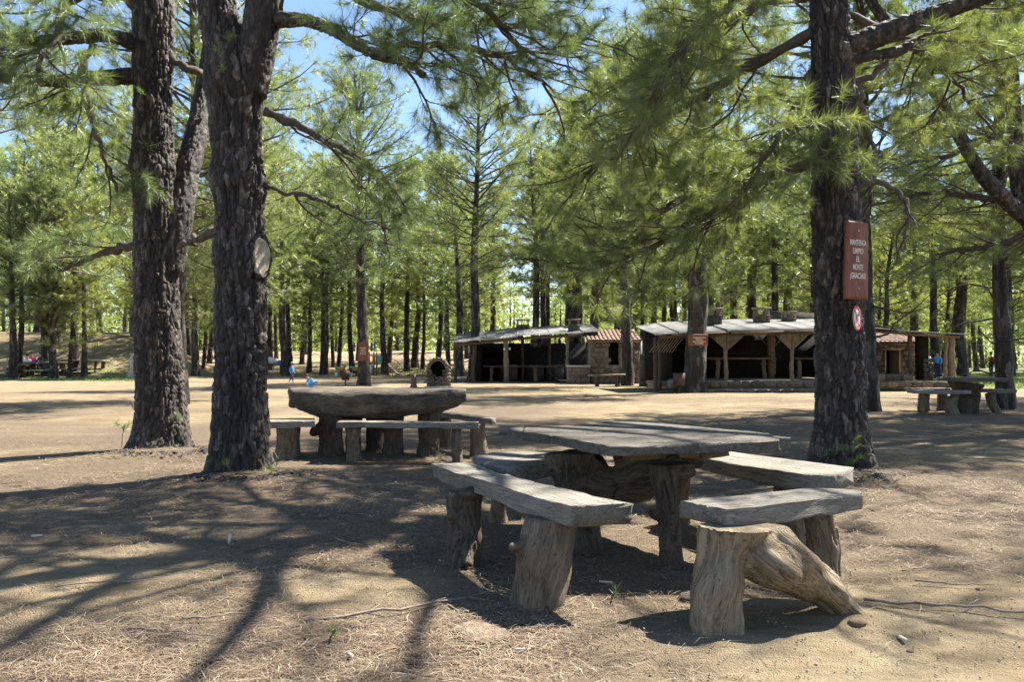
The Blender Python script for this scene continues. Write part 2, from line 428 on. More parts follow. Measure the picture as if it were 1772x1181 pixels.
def build_ground():
    xs = axis(-900, 900, -4.2, 4.6, .05, 1.05); ys = axis(-60, 1500, 2.6, 9.5, .045, 1.045)
    X, Y = np.meshgrid(xs, ys); x, y = X.ravel(), Y.ravel()
    z = ground_z(x, y)
    lit = litter_field(x, y); p = np.stack([x, y, 0 * x], -1)
    z = z + (fbm(p * 7, 4, 3) * .010 + fbm(p * 19, 2, 8) * .004 * (y < 16)) * (1 - sstep(60, 90, y))
    n = len(xs); i = np.arange(len(ys) - 1)[:, None] * n; j = np.arange(n - 1)[None]
    Q = np.stack([i + j, i + j + 1, i + n + j + 1, i + n + j], -1).reshape(-1, 4)
    me = mesh_np('ground', np.stack([x, y, z], 1), Q, [M['ground']], True, attrs={'litter': lit, 'grassy': grassy_field(x, y)})
    obj('ground', me, kind='structure')

# ------------------------------------------------------------------ foliage
def needles(P, D, rng, n, length, width, spread=1.0, droop=.15):
    """n fine needles radiating from each shoot (position P, axis D)"""
    P = np.repeat(P, n, 0); Dn = np.repeat(D, n, 0); k = len(P)
    r = rng.normal(size=(k, 3)); r /= np.linalg.norm(r, axis=1)[:, None]
    d = Dn * .95 + r * spread; d[:, 2] -= droop; d /= np.linalg.norm(d, axis=1)[:, None]
    base = P + Dn * rng.uniform(-.5, .5, (k, 1)) * length * .7
    L = (length * rng.uniform(.65, 1.1, k))[:, None]
    s = np.cross(d, rng.normal(size=(k, 3))); s /= np.linalg.norm(s, axis=1)[:, None] + 1e-9
    tip = base + d * L; tip[:, 2] -= L[:, 0] * .1
    V = np.stack([base - s * width / 2, base + s * width / 2, tip], 1).reshape(-1, 3)
    return V, np.arange(3 * k).reshape(-1, 3)

def wander(start, d, L, n, rng, jit=.12, lift=0.0, sag=0.0):
    d = np.array(d, float); d /= np.linalg.norm(d); P = [np.array(start, float)]
    for k in range(n):
        t = k / n
        d = d + rng.normal(0, jit, 3); d[2] += lift * t - sag * (1 - t) * .5
        d /= np.linalg.norm(d); P.append(P[-1] + d * L / n)
    return np.array(P)

def dress(P, rng, wood_mb, tufts, spacing=.3, l2=(.5, 1.1), start=.25, lift=.25, fine=True, n_shoot=3, r0=.012, twigs=None, bare=.0, sides=3):
    """hang side shoots and needle tufts on a limb polyline"""
    seg = np.linalg.norm(np.diff(P, axis=0), axis=1); L = seg.sum(); cum = np.concatenate([[0], np.cumsum(seg)])
    T, U, W = frames(P); s = L * start; flip = 1
    while s < L:
        k = min(np.searchsorted(cum, s) - 1, len(P) - 2); k = max(k, 0); f = (s - cum[k]) / (seg[k] + 1e-9)
        p = P[k] * (1 - f) + P[k + 1] * f; t = T[k]
        side = np.cross(t, [0, 0, 1.0]); side /= np.linalg.norm(side) + 1e-9
        a = rng.uniform(.5, 1.15); d = t * math.cos(a) + side * flip * math.sin(a) + np.array([0, 0, rng.uniform(-.35, .3)])
        ln = rng.uniform(*l2) * (1 - .45 * s / L)
        q = wander(p, d, ln, 4, rng, .16, lift)
        wood_mb.tube(q, np.linspace(r0, r0 * .45, 5), sides, False)
        if rng.random() > bare:
            tufts.append((q[-1], q[-1] - q[-2]))
            for e in range(n_shoot - 1):
                m = rng.integers(1, 4) ; g = rng.random()
                pp = q[m] * (1 - g) + q[m + 1] * g; dd = (q[m + 1] - q[m]) / (np.linalg.norm(q[m + 1] - q[m]) + 1e-9)
                if fine:
                    sd = dd + rng.normal(0, .7, 3); sd /= np.linalg.norm(sd)
                    l3 = rng.uniform(.1, .32); e3 = pp + sd * l3
                    wood_mb.tube(np.array([pp, pp + sd * l3 * .5 + rng.normal(0, .015, 3), e3]), [r0 * .5, r0 * .4, r0 * .3], 3, False)
                    tufts.append((e3, sd))
                else: tufts.append((pp, dd + rng.normal(0, .5, 3)))
        s += spacing * rng.uniform(.6, 1.4); flip = -flip
    tufts.append((P[-1], P[-1] - P[-2]))

def finish_needles(tufts, rng, n, length, width, name, m, droop=.15):
    P = np.array([t[0] for t in tufts]); D = np.array([t[1] for t in tufts]); D = D / (np.linalg.norm(D, axis=1)[:, None] + 1e-9)
    V, T = needles(P, D, rng, n, length, width, 1.0, droop)
    tone = np.clip(np.repeat(rng.normal(.5, .22, len(P)), n * 3) + rng.normal(0, .1, len(V)), 0, 1)
    return mesh_np(name, V, T, [m], attrs={'tone': tone})

def generic_tree(seed, H, base, R, r0, n_need, nlen, nwid, spacing, whorl, lean=0.0, mneed=None, l2=(.5, 1.0), fine=False, dead=8, shape=1.0, trunk_n=10):
    """returns trunk mesh, branch mesh, crown mesh for a pine standing at the origin"""
    rng = np.random.default_rng(seed)
    n = 26; z = np.linspace(-.25, H, n); a = rng.uniform(0, 6.28)
    wob = np.stack([np.interp(z, np.linspace(0, H, 6), np.cumsum(rng.normal(0, .12, 6))), np.interp(z, np.linspace(0, H, 6), np.cumsum(rng.normal(0, .12, 6)))], 1)
    w0 = np.interp(0, z, wob[:, 0]), np.interp(0, z, wob[:, 1])
    P = np.stack([wob[:, 0] - w0[0] + lean * z * math.cos(a), wob[:, 1] - w0[1] + lean * z * math.sin(a), z], 1)
    t = np.clip(z / H, 0, 1); Rr = r0 * (1 - t) ** .75 + .02 + r0 * .38 * np.exp(-np.clip(z, 0, 9) / .28)
    Pd = resample(P, 60); Rd = np.interp(np.linspace(0, 1, 60), np.linspace(0, 1, n), Rr)
    V, Q, T = tube(Pd, Rd, trunk_n * 2, True)
    ax = np.repeat(Pd, trunk_n * 2, 0); ax = np.vstack([ax, Pd[0], Pd[-1]])
    rad = V - ax; V = V + rad * (fbm(V * np.array([3, 3, 1.6]), 3, seed)[:, None] * .28 + vnoise(V * np.array([11, 11, 5]), seed)[:, None] * .1)
    trunk = mesh_np('trunk', V, [Q, T], [M['bark']], True)
    wb = MB(); tufts = []
    zz = base
    while zz < H - .4:
        k = rng.integers(3, 6); f = (zz - base) / (H - base); a0 = rng.uniform(0, 6.28)
        for i in range(k):
            aa = a0 + i * 6.283 / k + rng.normal(0, .25)
            prof = (.62 + 1.1 * f) if f < .35 else 1.0 - ((f - .35) / .65) ** 1.9 * .80
            L = R * prof * rng.uniform(.6, 1.15) * shape
            el = rng.uniform(-.15, .45) + .75 * f
            c = np.array([np.interp(zz, P[:, 2], P[:, 0]), np.interp(zz, P[:, 2], P[:, 1]), zz + rng.uniform(-.15, .15)])
            q = wander(c, (math.cos(aa) * math.cos(el), math.sin(aa) * math.cos(el), math.sin(el)), L, 7, rng, .09, .16, .10)
            rr = .009 + .011 * L
            wb.tube(q, np.linspace(rr, .009, 8), 5, False)
            dress(q, rng, wb, tufts, spacing, (l2[0] * min(1, L / 2 + .3), l2[1] * min(1, L / 2 + .3)), .3 - .12 * f, .3, fine, 3, .0065)
        zz += whorl * rng.uniform(.7, 1.3)
    tufts.append((P[-1] + [0, 0, .1], np.array([0, 0, 1.0])))
    for i in range(dead):                                   # bare dead snags under the crown
        z1 = rng.uniform(.25 * base, base); aa = rng.uniform(0, 6.28)
        c = np.array([np.interp(z1, P[:, 2], P[:, 0]), np.interp(z1, P[:, 2], P[:, 1]), z1])
        q = wander(c, (math.cos(aa), math.sin(aa), .1), rng.uniform(.5, 2.0), 7, rng, .25, -.05)
        wb.tube(q, np.linspace(.028, .006, 8), 4, False)
    bm_ = wb.mesh('branches', [M['branch']], True)
    crown = finish_needles(tufts, rng, n_need, nlen, nwid, 'crown', mneed or M['needle'])
    return trunk, bm_, crown

VAR = {}
def variants():
    #                          seed  H   base  R   r0  n  len  wid  spacing whorl
    #    seed  H   base  R   r0  n  len  wid  spacing whorl
    VAR['mid'] = [generic_tree(101, 15.5, 5.2, 4.2, .26, 26, .28, .0105, .21, .36, .01, fine=True),
                  generic_tree(102, 14.0, 4.4, 3.9, .22, 26, .28, .0105, .21, .36, .015, fine=True),
                  generic_tree(103, 16.5, 6.2, 4.4, .30, 26, .28, .0105, .21, .38, .01, fine=True),
                  generic_tree(104, 12.5, 3.4, 3.8, .20, 26, .28, .0105, .21, .36, .02, fine=True)]
    VAR['sparse'] = [generic_tree(301, 15.0, 7.4, 4.2, .26, 15, .27, .012, .34, .62, .01, fine=True), generic_tree(302, 14.5, 7.2, 4.1, .24, 15, .27, .012, .36, .75, .01, fine=True)]  # thin crowns shaped to dapple the foreground from out of view
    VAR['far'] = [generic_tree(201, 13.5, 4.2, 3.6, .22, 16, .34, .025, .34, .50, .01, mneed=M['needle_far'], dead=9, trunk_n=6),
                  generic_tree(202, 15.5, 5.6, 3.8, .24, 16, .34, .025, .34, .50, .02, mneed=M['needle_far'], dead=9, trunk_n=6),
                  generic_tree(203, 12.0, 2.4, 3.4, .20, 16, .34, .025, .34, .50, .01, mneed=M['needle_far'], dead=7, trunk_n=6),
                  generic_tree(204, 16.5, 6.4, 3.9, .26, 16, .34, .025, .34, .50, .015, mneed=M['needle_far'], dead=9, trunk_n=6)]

def place_tree(kind, v, x, y, scale, rz, label, group=None, thick=1.0, tilt=(0, 0), name='pine_tree'):
    tr, br, cr = VAR[kind][v]
    t = thing(name, label, 'tree', (x, y, gz(x, y)), rz, group)
    t.scale = (scale, scale, scale); t.rotation_euler = (tilt[0], tilt[1], rz)
    o = obj('trunk', tr, t); o.scale = (thick, thick, 1)
    obj('branches', br, t, kind='stuff'); c = obj('crown', cr, t)
    return t

# ------------------------------------------------------------------ hero pines
def bark_tube(P, R, nseg, step, seed, lump=.06, flare=0.0, roots=0, name='trunk', depth=1.0, coarse_after=None, collars=()):
    P = np.asarray(P, float); L = np.linalg.norm(np.diff(P, axis=0), axis=1).sum(); m = max(12, int(L / step))
    cum = np.concatenate([[0], np.cumsum(np.linalg.norm(np.diff(P, axis=0), axis=1))]) / L
    t = np.linspace(0, 1, m)
    if coarse_after:                                       # fine rings only as far as they are seen
        k = coarse_after / L; m1 = int(coarse_after / step); t = np.concatenate([np.linspace(0, k, m1), np.linspace(k, 1, 90)[1:]]); m = len(t)
    Pd = np.stack([np.interp(t, cum, P[:, k]) for k in range(3)], 1)
    Rd = np.interp(t, cum, R)
    kern = max(1, int(m * .04)); pad = np.pad(Pd, ((kern, kern), (0, 0)), mode='edge')
    Ps = np.stack([np.convolve(pad[:, k], np.ones(2 * kern + 1) / (2 * kern + 1), 'valid') for k in range(3)], 1)
    w = np.minimum(1, np.minimum(np.arange(m), np.arange(m)[::-1]) / (kern + 1))[:, None]; Pd = Pd * (1 - w) + Ps * w
    Rp = np.pad(Rd, kern, mode='edge'); Rd = np.convolve(Rp, np.ones(2 * kern + 1) / (2 * kern + 1), 'valid')
    V, Q, T = tube(Pd, Rd, nseg, True)
    ax = np.vstack([np.repeat(Pd, nseg, 0), Pd[0], Pd[-1]]); rad = V - ax; rl = np.linalg.norm(rad, axis=1)[:, None] + 1e-6; rad = rad / rl
    z = V[:, 2]; hgt = np.clip(z, 0, 50)
    big = fbm(V * np.array([2.4, 2.4, 1.5]), 3, seed) * lump
    if flare:
        ang = np.arctan2(rad[:, 1], rad[:, 0])
        big += np.exp(-hgt / .22) * (flare * (.55 + .45 * np.cos(ang * roots + seed)) + .5 * flare * vnoise(np.stack([np.cos(ang) * 2, np.sin(ang) * 2, ang * 0], 1), seed + 3))
    for cz, cw, ch in collars:
        big += ch * np.exp(-((z - cz) / cw) ** 2) * (1 + .8 * vnoise(V * 9, seed + 4))
    tw = .22 * vnoise(V * np.array([3, 3, 1.2]), seed + 7)
    q = V * np.array([15, 15, 4.8]) + np.stack([tw * 3, tw * -2, .5 * vnoise(V * 9, seed + 9)], 1)
    f1, f2, cid = voronoi(q, seed)
    e = sstep(.01, .13, f2 - f1)
    q2 = V * np.array([34, 34, 13]); g1, g2, cid2 = voronoi(q2 + .5 * vnoise(V * 20, seed)[:, None], seed + 50)
    fis = sstep(.80, .95, 1 - 2 * np.abs(vnoise(V * np.array([9, 9, 1.3]) + tw[:, None] * 2, seed + 11)))
    flake = sstep(.55, .6, cid2) * .008 + .004 * (cid2 > .3)
    disp = big + depth * (.019 * e + .020 * cid * e + flake + .006 * fbm(V * np.array([45, 45, 16]), 2, seed) - .030 * fis - .024)
    V2 = V + rad * disp[:, None]
    plate = np.clip(.62 * cid + .38 * cid2, 0, 1)
    return mesh_np(name, V2, [Q, T], [M['bark_hero']], False, attrs={'plate': plate})

def ppoly(pts):
    return np.array([up(*p) for p in pts])

def hero_tree(label, base_px, pts, R_px, seed, limbs, crown_spec, flare=.1, roots=5, top=13.5, dress_n=88, collars=(), extra=()):
    s = (base_px[1] - HORIZ) / EYE; x0, d = (base_px[0] - 886) / s, FPX / s
    t = thing('pine_tree', label, 'tree', (x0, d, 0)); off = np.array([x0, d, 0])
    P = [up(px, py, d) for px, py in pts]; R = [r / s for r in R_px]
    P = np.array(P) - off; P[0, 2] = -.15
    vis = np.linalg.norm(np.diff(P, axis=0), axis=1).sum()
    P = np.vstack([P, P[-1] + [.1, .1, 2.5], [P[-1][0] + .25, P[-1][1] + .2, top]]); R = R + [R[-1] * .75, .05]
    obj('trunk', bark_tube(P, R, 190, .0165, seed, .05, flare, roots, coarse_after=vis, collars=collars), t)
    wb = MB(); tufts = []; sprout = []; rng = np.random.default_rng(seed)
    for L in limbs:
        q = ppoly(L['p']) - off; rr = np.array(L['r']) / s
        if L.get('big'):
            obj('limb', bark_tube(q, rr, 80, .022, seed + len(q), .02, depth=.55), t)
        else:
            qq = resample(q, 22); qq[1:-1] += rng.normal(0, .018, (20, 3))
            mb = MB(); mb.tube(qq, np.interp(np.linspace(0, 1, 22), np.linspace(0, 1, len(rr)), rr) * (1 + .15 * rng.normal(size=22)), 9)
            obj('limb', mb.mesh('limb', [M['deadbranch'] if L.get('dead') else M['branch']], True), t)
        q2 = resample(q, 26)
        if L.get('dress'):
            sp, a, b, lift, st = L['dress']
            nb = []
            seg = np.linalg.norm(np.diff(q2, axis=0), axis=1).sum(); k = max(3, int(seg / sp)); T, U, W = frames(q2)
            for i in range(k):
                f = st + (1 - st) * (i + rng.random() * .6) / k; j = min(int(f * 25), 24)
                side = np.cross(T[j], [0, 0, 1.0]); side /= np.linalg.norm(side) + 1e-9
                an = rng.uniform(.45, 1.2); dd = T[j] * math.cos(an) + side * (1 if i % 2 else -1) * math.sin(an) * .8 + np.array([0, 0, L.get('fall', rng.uniform(-.5, .35))])
                n3 = wander(q2[j], dd, rng.uniform(a, b), 7, rng, .15, lift)
                wb.tube(n3, np.linspace(.018, .007, 8), 5, False)
                if L.get('bare', 0) < 1:
                    dress(n3, rng, wb, tufts, .16, (.3, .62), .15, .25, True, 3, .007, bare=L.get('bare', 0), sides=4)
                else:
                    dress(n3, rng, wb, [], .16, (.3, .62), .15, -.05, True, 3, .006, bare=1, sides=4)
            if L.get('bare', 0) < 1: tufts.append((q2[-1], q2[-1] - q2[-2]))
    for e in extra:                                          # small green sprouts on the bark
        p = np.array(up(e[0], e[1], d - e[2])) - off
        for k in range(3): sprout.append((p + rng.normal(0, .03, 3), np.array([rng.normal(0, .4), -.6, .5])))
    if sprout: obj('sprouts', finish_needles(sprout, rng, 26, .085, .004, 'sprouts', M['moss'], .0), t, kind='stuff')
    vis_crown = finish_needles(tufts, rng, dress_n, .20, .0038, 'crown', M['needle'], .12) if tufts else None
    # the crown above: whorls all the way to the top
    cb, CR, wh = crown_spec; zz = cb; w2, tf2 = MB(), []
    while zz < top - .3:
        k = rng.integers(3, 6); f = (zz - cb) / (top - cb)
        for i in range(k):
            aa = rng.uniform(0, 6.28); Lh = CR * (1.0 - .75 * f ** 1.4) * rng.uniform(.6, 1.15)
            c = np.array([np.interp(zz, P[:, 2], P[:, 0]), np.interp(zz, P[:, 2], P[:, 1]), zz])
            q = wander(c, (math.cos(aa), math.sin(aa), .1 + .5 * f), Lh, 7, rng, .09, .14, .1)
            w2.tube(q, np.linspace(.02 + .018 * Lh, .01, 8), 6, False)
            dress(q, rng, w2, tf2, .32, (.45, 1.0), .25, .3, True, 3, .01)
        zz += wh * rng.uniform(.7, 1.3)
    if tf2:
        obj('upper_branches', w2.mesh('upper_branches', [M['branch']], True), t, kind='stuff')
        obj('upper_crown', finish_needles(tf2, rng, 20, .25, .009, 'upper_crown', M['needle']), t)
    if wb.n: obj('twigs', wb.mesh('twigs', [M['branch']], True), t, kind='stuff')
    if vis_crown: obj('crown', vis_crown, t)
    return t, off

def build_heroes():
    # pine beside the left edge of the pair, d = 12.2
    t1, o1 = hero_tree('dark rough-barked pine forking above head height, the farther of the big twin trunks', (283, 780),
        [(283, 790), (279, 700), (272, 600), (268, 450), (263, 300), (262, 200), (261, 100), (262, 0)], [45, 41, 38, 36, 33, 32, 31, 31], 21,
        [dict(p=[(292, 470, 12.2), (306, 380, 12.25), (322, 300, 12.5), (340, 225, 12.8), (352, 150, 13.2), (372, 30, 13.6), (390, -120, 14)], r=[22, 23, 21, 19, 18, 16, 12], big=1),
         dict(p=[(230, 70, 12.1), (180, 55, 11.8), (120, 62, 11.4), (50, 68, 11), (-60, 40, 10.5)], r=[14, 11, 9, 7, 4], big=1, dress=(.32, .7, 1.5, .1, .2)),
         dict(p=[(232, 128, 12.2), (170, 132, 12), (100, 138, 11.7), (20, 135, 11.4), (-80, 120, 11)], r=[15, 12, 10, 8, 5], big=1, dress=(.32, .7, 1.5, .05, .25), fall=-.45),
         dict(p=[(240, 10, 12.2), (200, -20, 12), (110, -10, 11.5), (90, 60, 11), (60, 120, 10.6)], r=[12, 10, 8, 5, 3], dress=(.34, .6, 1.3, .1, .3)),
         dict(p=[(290, 95, 12.2), (330, 120, 12.3), (355, 128, 12.6), (400, 150, 13)], r=[8, 7, 5, 4]),
         dict(p=[(232, 425, 12.3), (190, 432, 12.6), (150, 448, 13), (100, 470, 13.4)], r=[9, 6, 5, 3], dress=(.3, .6, 1.2, .12, .15), fall=.15),
         dict(p=[(158, 70, 12), (140, 100, 12), (135, 140, 12), (170, 250, 12.2), (200, 330, 12.4)], r=[8, 7, 6, 4, 3], dress=(.26, .5, 1.1, -.1, .1), fall=-.3),
         ], (7.2, 3.6, .8), .16, 5, 13.5, collars=[(4.0, .12, .03)], extra=[(240, 157, .4), (310, 720, .42), (235, 705, .42)])
    # the thick pine with the sawn branch scar, d = 9.5
    t2, o2 = hero_tree('thick pine trunk with a pale sawn-off branch scar and a fork near the top', (415, 825),
        [(415, 835), (415, 700), (414, 560), (416, 440), (410, 300), (408, 200), (405, 110), (378, 40), (366, -30)], [45, 43, 42, 41, 40, 42, 45, 32, 29], 22,
        [dict(p=[(428, 160, 9.5), (440, 90, 9.5), (452, 20, 9.45), (460, -60, 9.4), (472, -250, 9.4)], r=[30, 33, 31, 29, 24], big=1),
         dict(p=[(478, 30, 9.4), (530, 30, 9.3), (580, 50, 9.2), (640, 88, 9.1), (700, 103, 9.0), (733, 128, 8.9)], r=[13, 11, 10, 8, 7, 5], big=1, dress=(.3, .5, 1.2, .1, .3)),
         dict(p=[(640, 88, 9.1), (700, 70, 9.2), (800, 78, 9.3), (850, 85, 9.4), (910, 120, 9.6), (960, 155, 9.8)], r=[6, 6, 5, 5, 4, 2], dress=(.24, .6, 1.25, .0, .1), bare=.45),
         dict(p=[(480, -60, 9.4), (600, -20, 9.3), (700, 22, 9.5), (800, 32, 9.8), (900, 40, 10.0), (1000, 60, 10.2)], r=[10, 9, 7, 6, 5, 3], dress=(.22, .6, 1.4, .05, .25), bare=.15),
         dict(p=[(480, -140, 9.4), (620, -120, 9.0), (760, -40, 9.0), (860, 30, 9.2), (930, 110, 9.4)], r=[10, 8, 7, 5, 3], dress=(.24, .6, 1.3, .0, .3), bare=.3),
         dict(p=[(455, 190, 9.5), (540, 228, 9.6), (600, 262, 9.8), (650, 285, 10), (690, 345, 10.2)], r=[8, 6, 5, 4, 2.5], dress=(.24, .5, 1.1, -.03, .15), fall=-.35),
         dict(p=[(458, 320, 9.5), (500, 335, 9.6), (560, 345, 9.8), (630, 385, 10)], r=[5, 4, 3, 2], dress=(.3, .4, .9, .0, .2), bare=.4),
         dict(p=[(385, 398, 9.6), (362, 402, 9.7), (335, 415, 9.9), (318, 425, 10.2), (305, 430, 10.5)], r=[8, 7, 5, 4, 3]),
         ], (6.6, 3.8, .8), .13, 6, 13.0, collars=[(3.25, .16, .045), (4.4, .2, .05), (2.35, .14, .03)],
        extra=[(385, 120, .42), (395, 60, .5), (372, 85, .45), (392, 800, .4), (470, 815, .3)])
    # sawn branch scar
    s = 158.; c = np.array(up(452, 444, 9.36)) - o2
    ring = np.linspace(0, 2 * math.pi, 40, endpoint=False); mb = MB()
    rngS = np.random.default_rng(5)
    prof = [(0.155, -.12), (1.0 * .15, 0.0), (.93 * .15, .012), (.80 * .15, .006), (0.4 * .15, .004), (0.0, .002)]
    V = []
    for r, o in prof:
        wob = 1 + .05 * np.sin(ring * 3 + 1) + .04 * np.sin(ring * 7)
        V.append(np.stack([np.cos(ring) * r * .68 * wob, np.full(40, -o), np.sin(ring) * r * 1.4 * wob], 1))
    V = np.concatenate(V); j = np.arange(40); k = (j + 1) % 40; Q = np.concatenate([np.stack([i * 40 + j, i * 40 + k, i * 40 + 40 + k, i * 40 + 40 + j], 1) for i in range(5)])
    a = .85; Rz = np.array(Matrix.Rotation(a, 3, 'Z')); V = V @ Rz.T + c
    obj('branch_scar', mesh_np('branch_scar', V, Q, [M['palescar']], True), t2)
    mbl = MB(); aa = np.linspace(0, 2 * math.pi, 49); rr_ = .024 * (1 + .5 * vnoise(np.stack([np.cos(aa) * 3, np.sin(aa) * 3, aa * 0], 1), 4))
    Pl = np.stack([np.cos(aa) * .108, .02 + 0 * aa, np.sin(aa) * .22], 1) @ Rz.T + c; VL, QL, TL = tube(Pl, rr_, 10, False)
    VL = VL + .018 * np.stack([vnoise(VL * 30, 1), vnoise(VL * 30 + 5, 2), vnoise(VL * 30 + 9, 3)], 1)
    obj('scar_lip', mesh_np('scar_lip', VL, QL, [M['bark_hero']], False, attrs={'plate': .3 + .5 * np.abs(vnoise(VL * 20, 5))}), t2)
    # the right hand pine that carries the board
    t3, o3 = hero_tree('tall dark pine carrying the lettered red-brown board and a round no-dogs plate', (1455, 815),
        [(1456, 825), (1455, 700), (1454, 560), (1447, 400), (1443, 200), (1442, 100), (1440, 0), (1440, -80)], [45, 39, 38, 35, 36, 33, 30, 28], 23,
        [dict(p=[(1465, 80, 10), (1520, 60, 9.9), (1600, 28, 9.8), (1680, 0, 9.7), (1800, -40, 9.5)], r=[22, 19, 16, 13, 9], big=1, dress=(.5, .5, 1.2, .1, .6)),
         dict(p=[(1470, 100, 9.95), (1520, 92, 9.9), (1560, 85, 9.9), (1582, 72, 9.9)], r=[11, 9, 8, 7], big=1),
         dict(p=[(1478, 140, 10), (1510, 130, 10), (1540, 100, 10), (1590, 60, 10.2), (1640, 40, 10.4)], r=[6, 5, 5, 3, 2], dress=(.3, .3, .8, .0, .3)),
         dict(p=[(1484, 328, 10), (1520, 313, 9.9), (1545, 318, 9.85), (1568, 345, 9.8), (1575, 395, 9.8), (1562, 435, 9.8)], r=[6, 5, 4.5, 4, 3, 1.5], dead=1, dress=(.25, .3, .7, -.15, .3), bare=1),
         dict(p=[(1482, 145, 10), (1505, 215, 10.1), (1518, 300, 10.2), (1500, 370, 10.2)], r=[7, 5, 4, 2], dead=1, dress=(.3, .3, .7, .0, .1), bare=1),
         dict(p=[(1408, 278, 10), (1360, 296, 10.2), (1290, 330, 10.4), (1200, 385, 10.7), (1100, 440, 11), (1010, 462, 11.3)], r=[9, 8, 7, 5, 4, 2], dress=(.20, .7, 1.5, .06, .12)),
         dict(p=[(1408, 180, 10), (1375, 225, 10.3), (1290, 290, 10.8), (1180, 345, 11.3), (1060, 400, 11.8)], r=[9, 8, 6, 4, 2], dress=(.20, .7, 1.5, .06, .15)),
         dict(p=[(1410, 50, 10), (1330, 95, 10.4), (1220, 160, 11), (1110, 230, 11.6), (1010, 300, 12.2)], r=[10, 9, 7, 5, 2], dress=(.20, .7, 1.6, .06, .15)),
         dict(p=[(1412, -20, 10), (1330, 0, 10.5), (1230, 50, 11.2), (1130, 100, 11.8), (1060, 150, 12.2)], r=[10, 8, 6, 4, 2], dress=(.16, .7, 1.6, .06, .2)),
         dict(p=[(1410, -60, 10), (1330, -40, 9.5), (1230, 20, 9.2), (1150, 120, 9.0), (1110, 210, 9.0)], r=[9, 8, 6, 4, 2], dress=(.2, .6, 1.2, .02, .35)),
         dict(p=[(1408, 120, 10), (1385, 180, 9.8), (1340, 250, 9.6), (1290, 330, 9.6)], r=[7, 6, 4, 2], dress=(.17, .5, 1.2, .0, .2)),
         dict(p=[(1470, 20, 10.2), (1560, 60, 10.8), (1640, 120, 11.4), (1700, 200, 12)], r=[8, 6, 5, 2], dress=(.2, .6, 1.3, .05, .25)),
         ], (6.0, 4.2, .62), .15, 5, 13.5, collars=[(4.3, .13, .05), (2.9, .2, .02)],
        extra=[(1418, 1e9, 0)] and [(1452, 778, .42), (1477, 765, .42), (1425, 785, .42), (1488, 790, .4), (1470, 800, .4)])
    # forked pine whose stem leaves the frame on the right
    t4, o4 = hero_tree('leaning forked pine with a long dark limb, its stem close behind the corner picnic set', (1860, 745),
        [(1860, 760), (1850, 600), (1826, 470), (1795, 380), (1764, 320), (1758, 200), (1757, 100), (1758, 0), (1758, -120)], [30, 26, 22, 20, 13, 11, 10, 10, 9], 24,
        [dict(p=[(1800, 395, 15.6), (1750, 352, 15.4), (1700, 300, 15.2), (1660, 225, 15.0), (1620, 150, 14.9), (1585, 90, 14.8), (1520, 10, 14.6), (1480, -60, 14.5)], r=[14, 13, 11, 10, 9, 9, 8, 6], big=1),
         dict(p=[(1640, 195, 15), (1590, 225, 15.2), (1540, 255, 15.4), (1500, 290, 15.6)], r=[5, 4, 3, 2], dress=(.3, .5, 1.1, .1, .2)),
         dict(p=[(1762, 150, 15.6), (1715, 110, 15.2), (1670, 60, 14.9), (1640, 20, 14.6)], r=[9, 9, 8, 7], big=1, dress=(.3, .5, 1.2, .1, .2)),
         dict(p=[(1750, 352, 15.5), (1690, 340, 16), (1620, 330, 16.5), (1560, 340, 17)], r=[7, 6, 4, 2], dress=(.2, .7, 1.5, .06, .1)),
         dict(p=[(1758, 230, 15.5), (1700, 240, 15.9), (1640, 270, 16.4), (1580, 280, 17)], r=[7, 6, 4, 2], dress=(.2, .7, 1.5, .06, .1)),
         dict(p=[(1800, 400, 15.5), (1740, 420, 15.7), (1690, 430, 16), (1620, 440, 16.5)], r=[7, 6, 4, 2], dress=(.2, .6, 1.3, .06, .1)),
         ], (7.0, 3.6, .8), .12, 5, 13.5, dress_n=44)
M['palescar'] = wood('sawn_pale_wood', (.30, .25, .19), (.58, .49, .37), (.45, .36, .26), (9, 9, 3), .85, .6)

# ------------------------------------------------------------------ rustic furniture
def remesh(mb, voxel):
    me = mb.mesh('tmp'); o = bpy.data.objects.new('tmp', me); COL.objects.link(o)
    md = o.modifiers.new('r', 'REMESH'); md.mode = 'VOXEL'; md.voxel_size = voxel
    dg = bpy.context.evaluated_depsgraph_get(); ev = o.evaluated_get(dg); em = bpy.data.meshes.new_from_object(ev)
    V = np.zeros(len(em.vertices) * 3); em.vertices.foreach_get('co', V); V = V.reshape(-1, 3)
    nl = np.zeros(len(em.loops), int); em.loops.foreach_get('vertex_index', nl)
    tot = np.zeros(len(em.polygons), int); em.polygons.foreach_get('loop_total', tot); st = np.zeros(len(em.polygons), int); em.polygons.foreach_get('loop_start', st)
    F = []
    for k in (3, 4):
        s = st[tot == k]
        if len(s): F.append(nl[s[:, None] + np.arange(k)])
    bpy.data.objects.remove(o); bpy.data.meshes.remove(me); bpy.data.meshes.remove(em)
    return V, F

def vnormals(V, F):
    Nn = np.zeros_like(V)
    for f in F:
        n = np.cross(V[f[:, 2]] - V[f[:, 0]], V[f[:, -1]] - V[f[:, 1]])
        for k in range(f.shape[1]): np.add.at(Nn, f[:, k], n)
    return Nn / (np.linalg.norm(Nn, axis=1)[:, None] + 1e-12)

def relax(V, F, it=2):
    for _ in range(it):
        A = np.zeros_like(V); c = np.zeros(len(V))
        for f in F:
            m = V[f].mean(1)
            for k in range(f.shape[1]): np.add.at(A, f[:, k], m); np.add.at(c, f[:, k], 1)
        V = .4 * V + .6 * A / np.maximum(c, 1)[:, None]
    return V

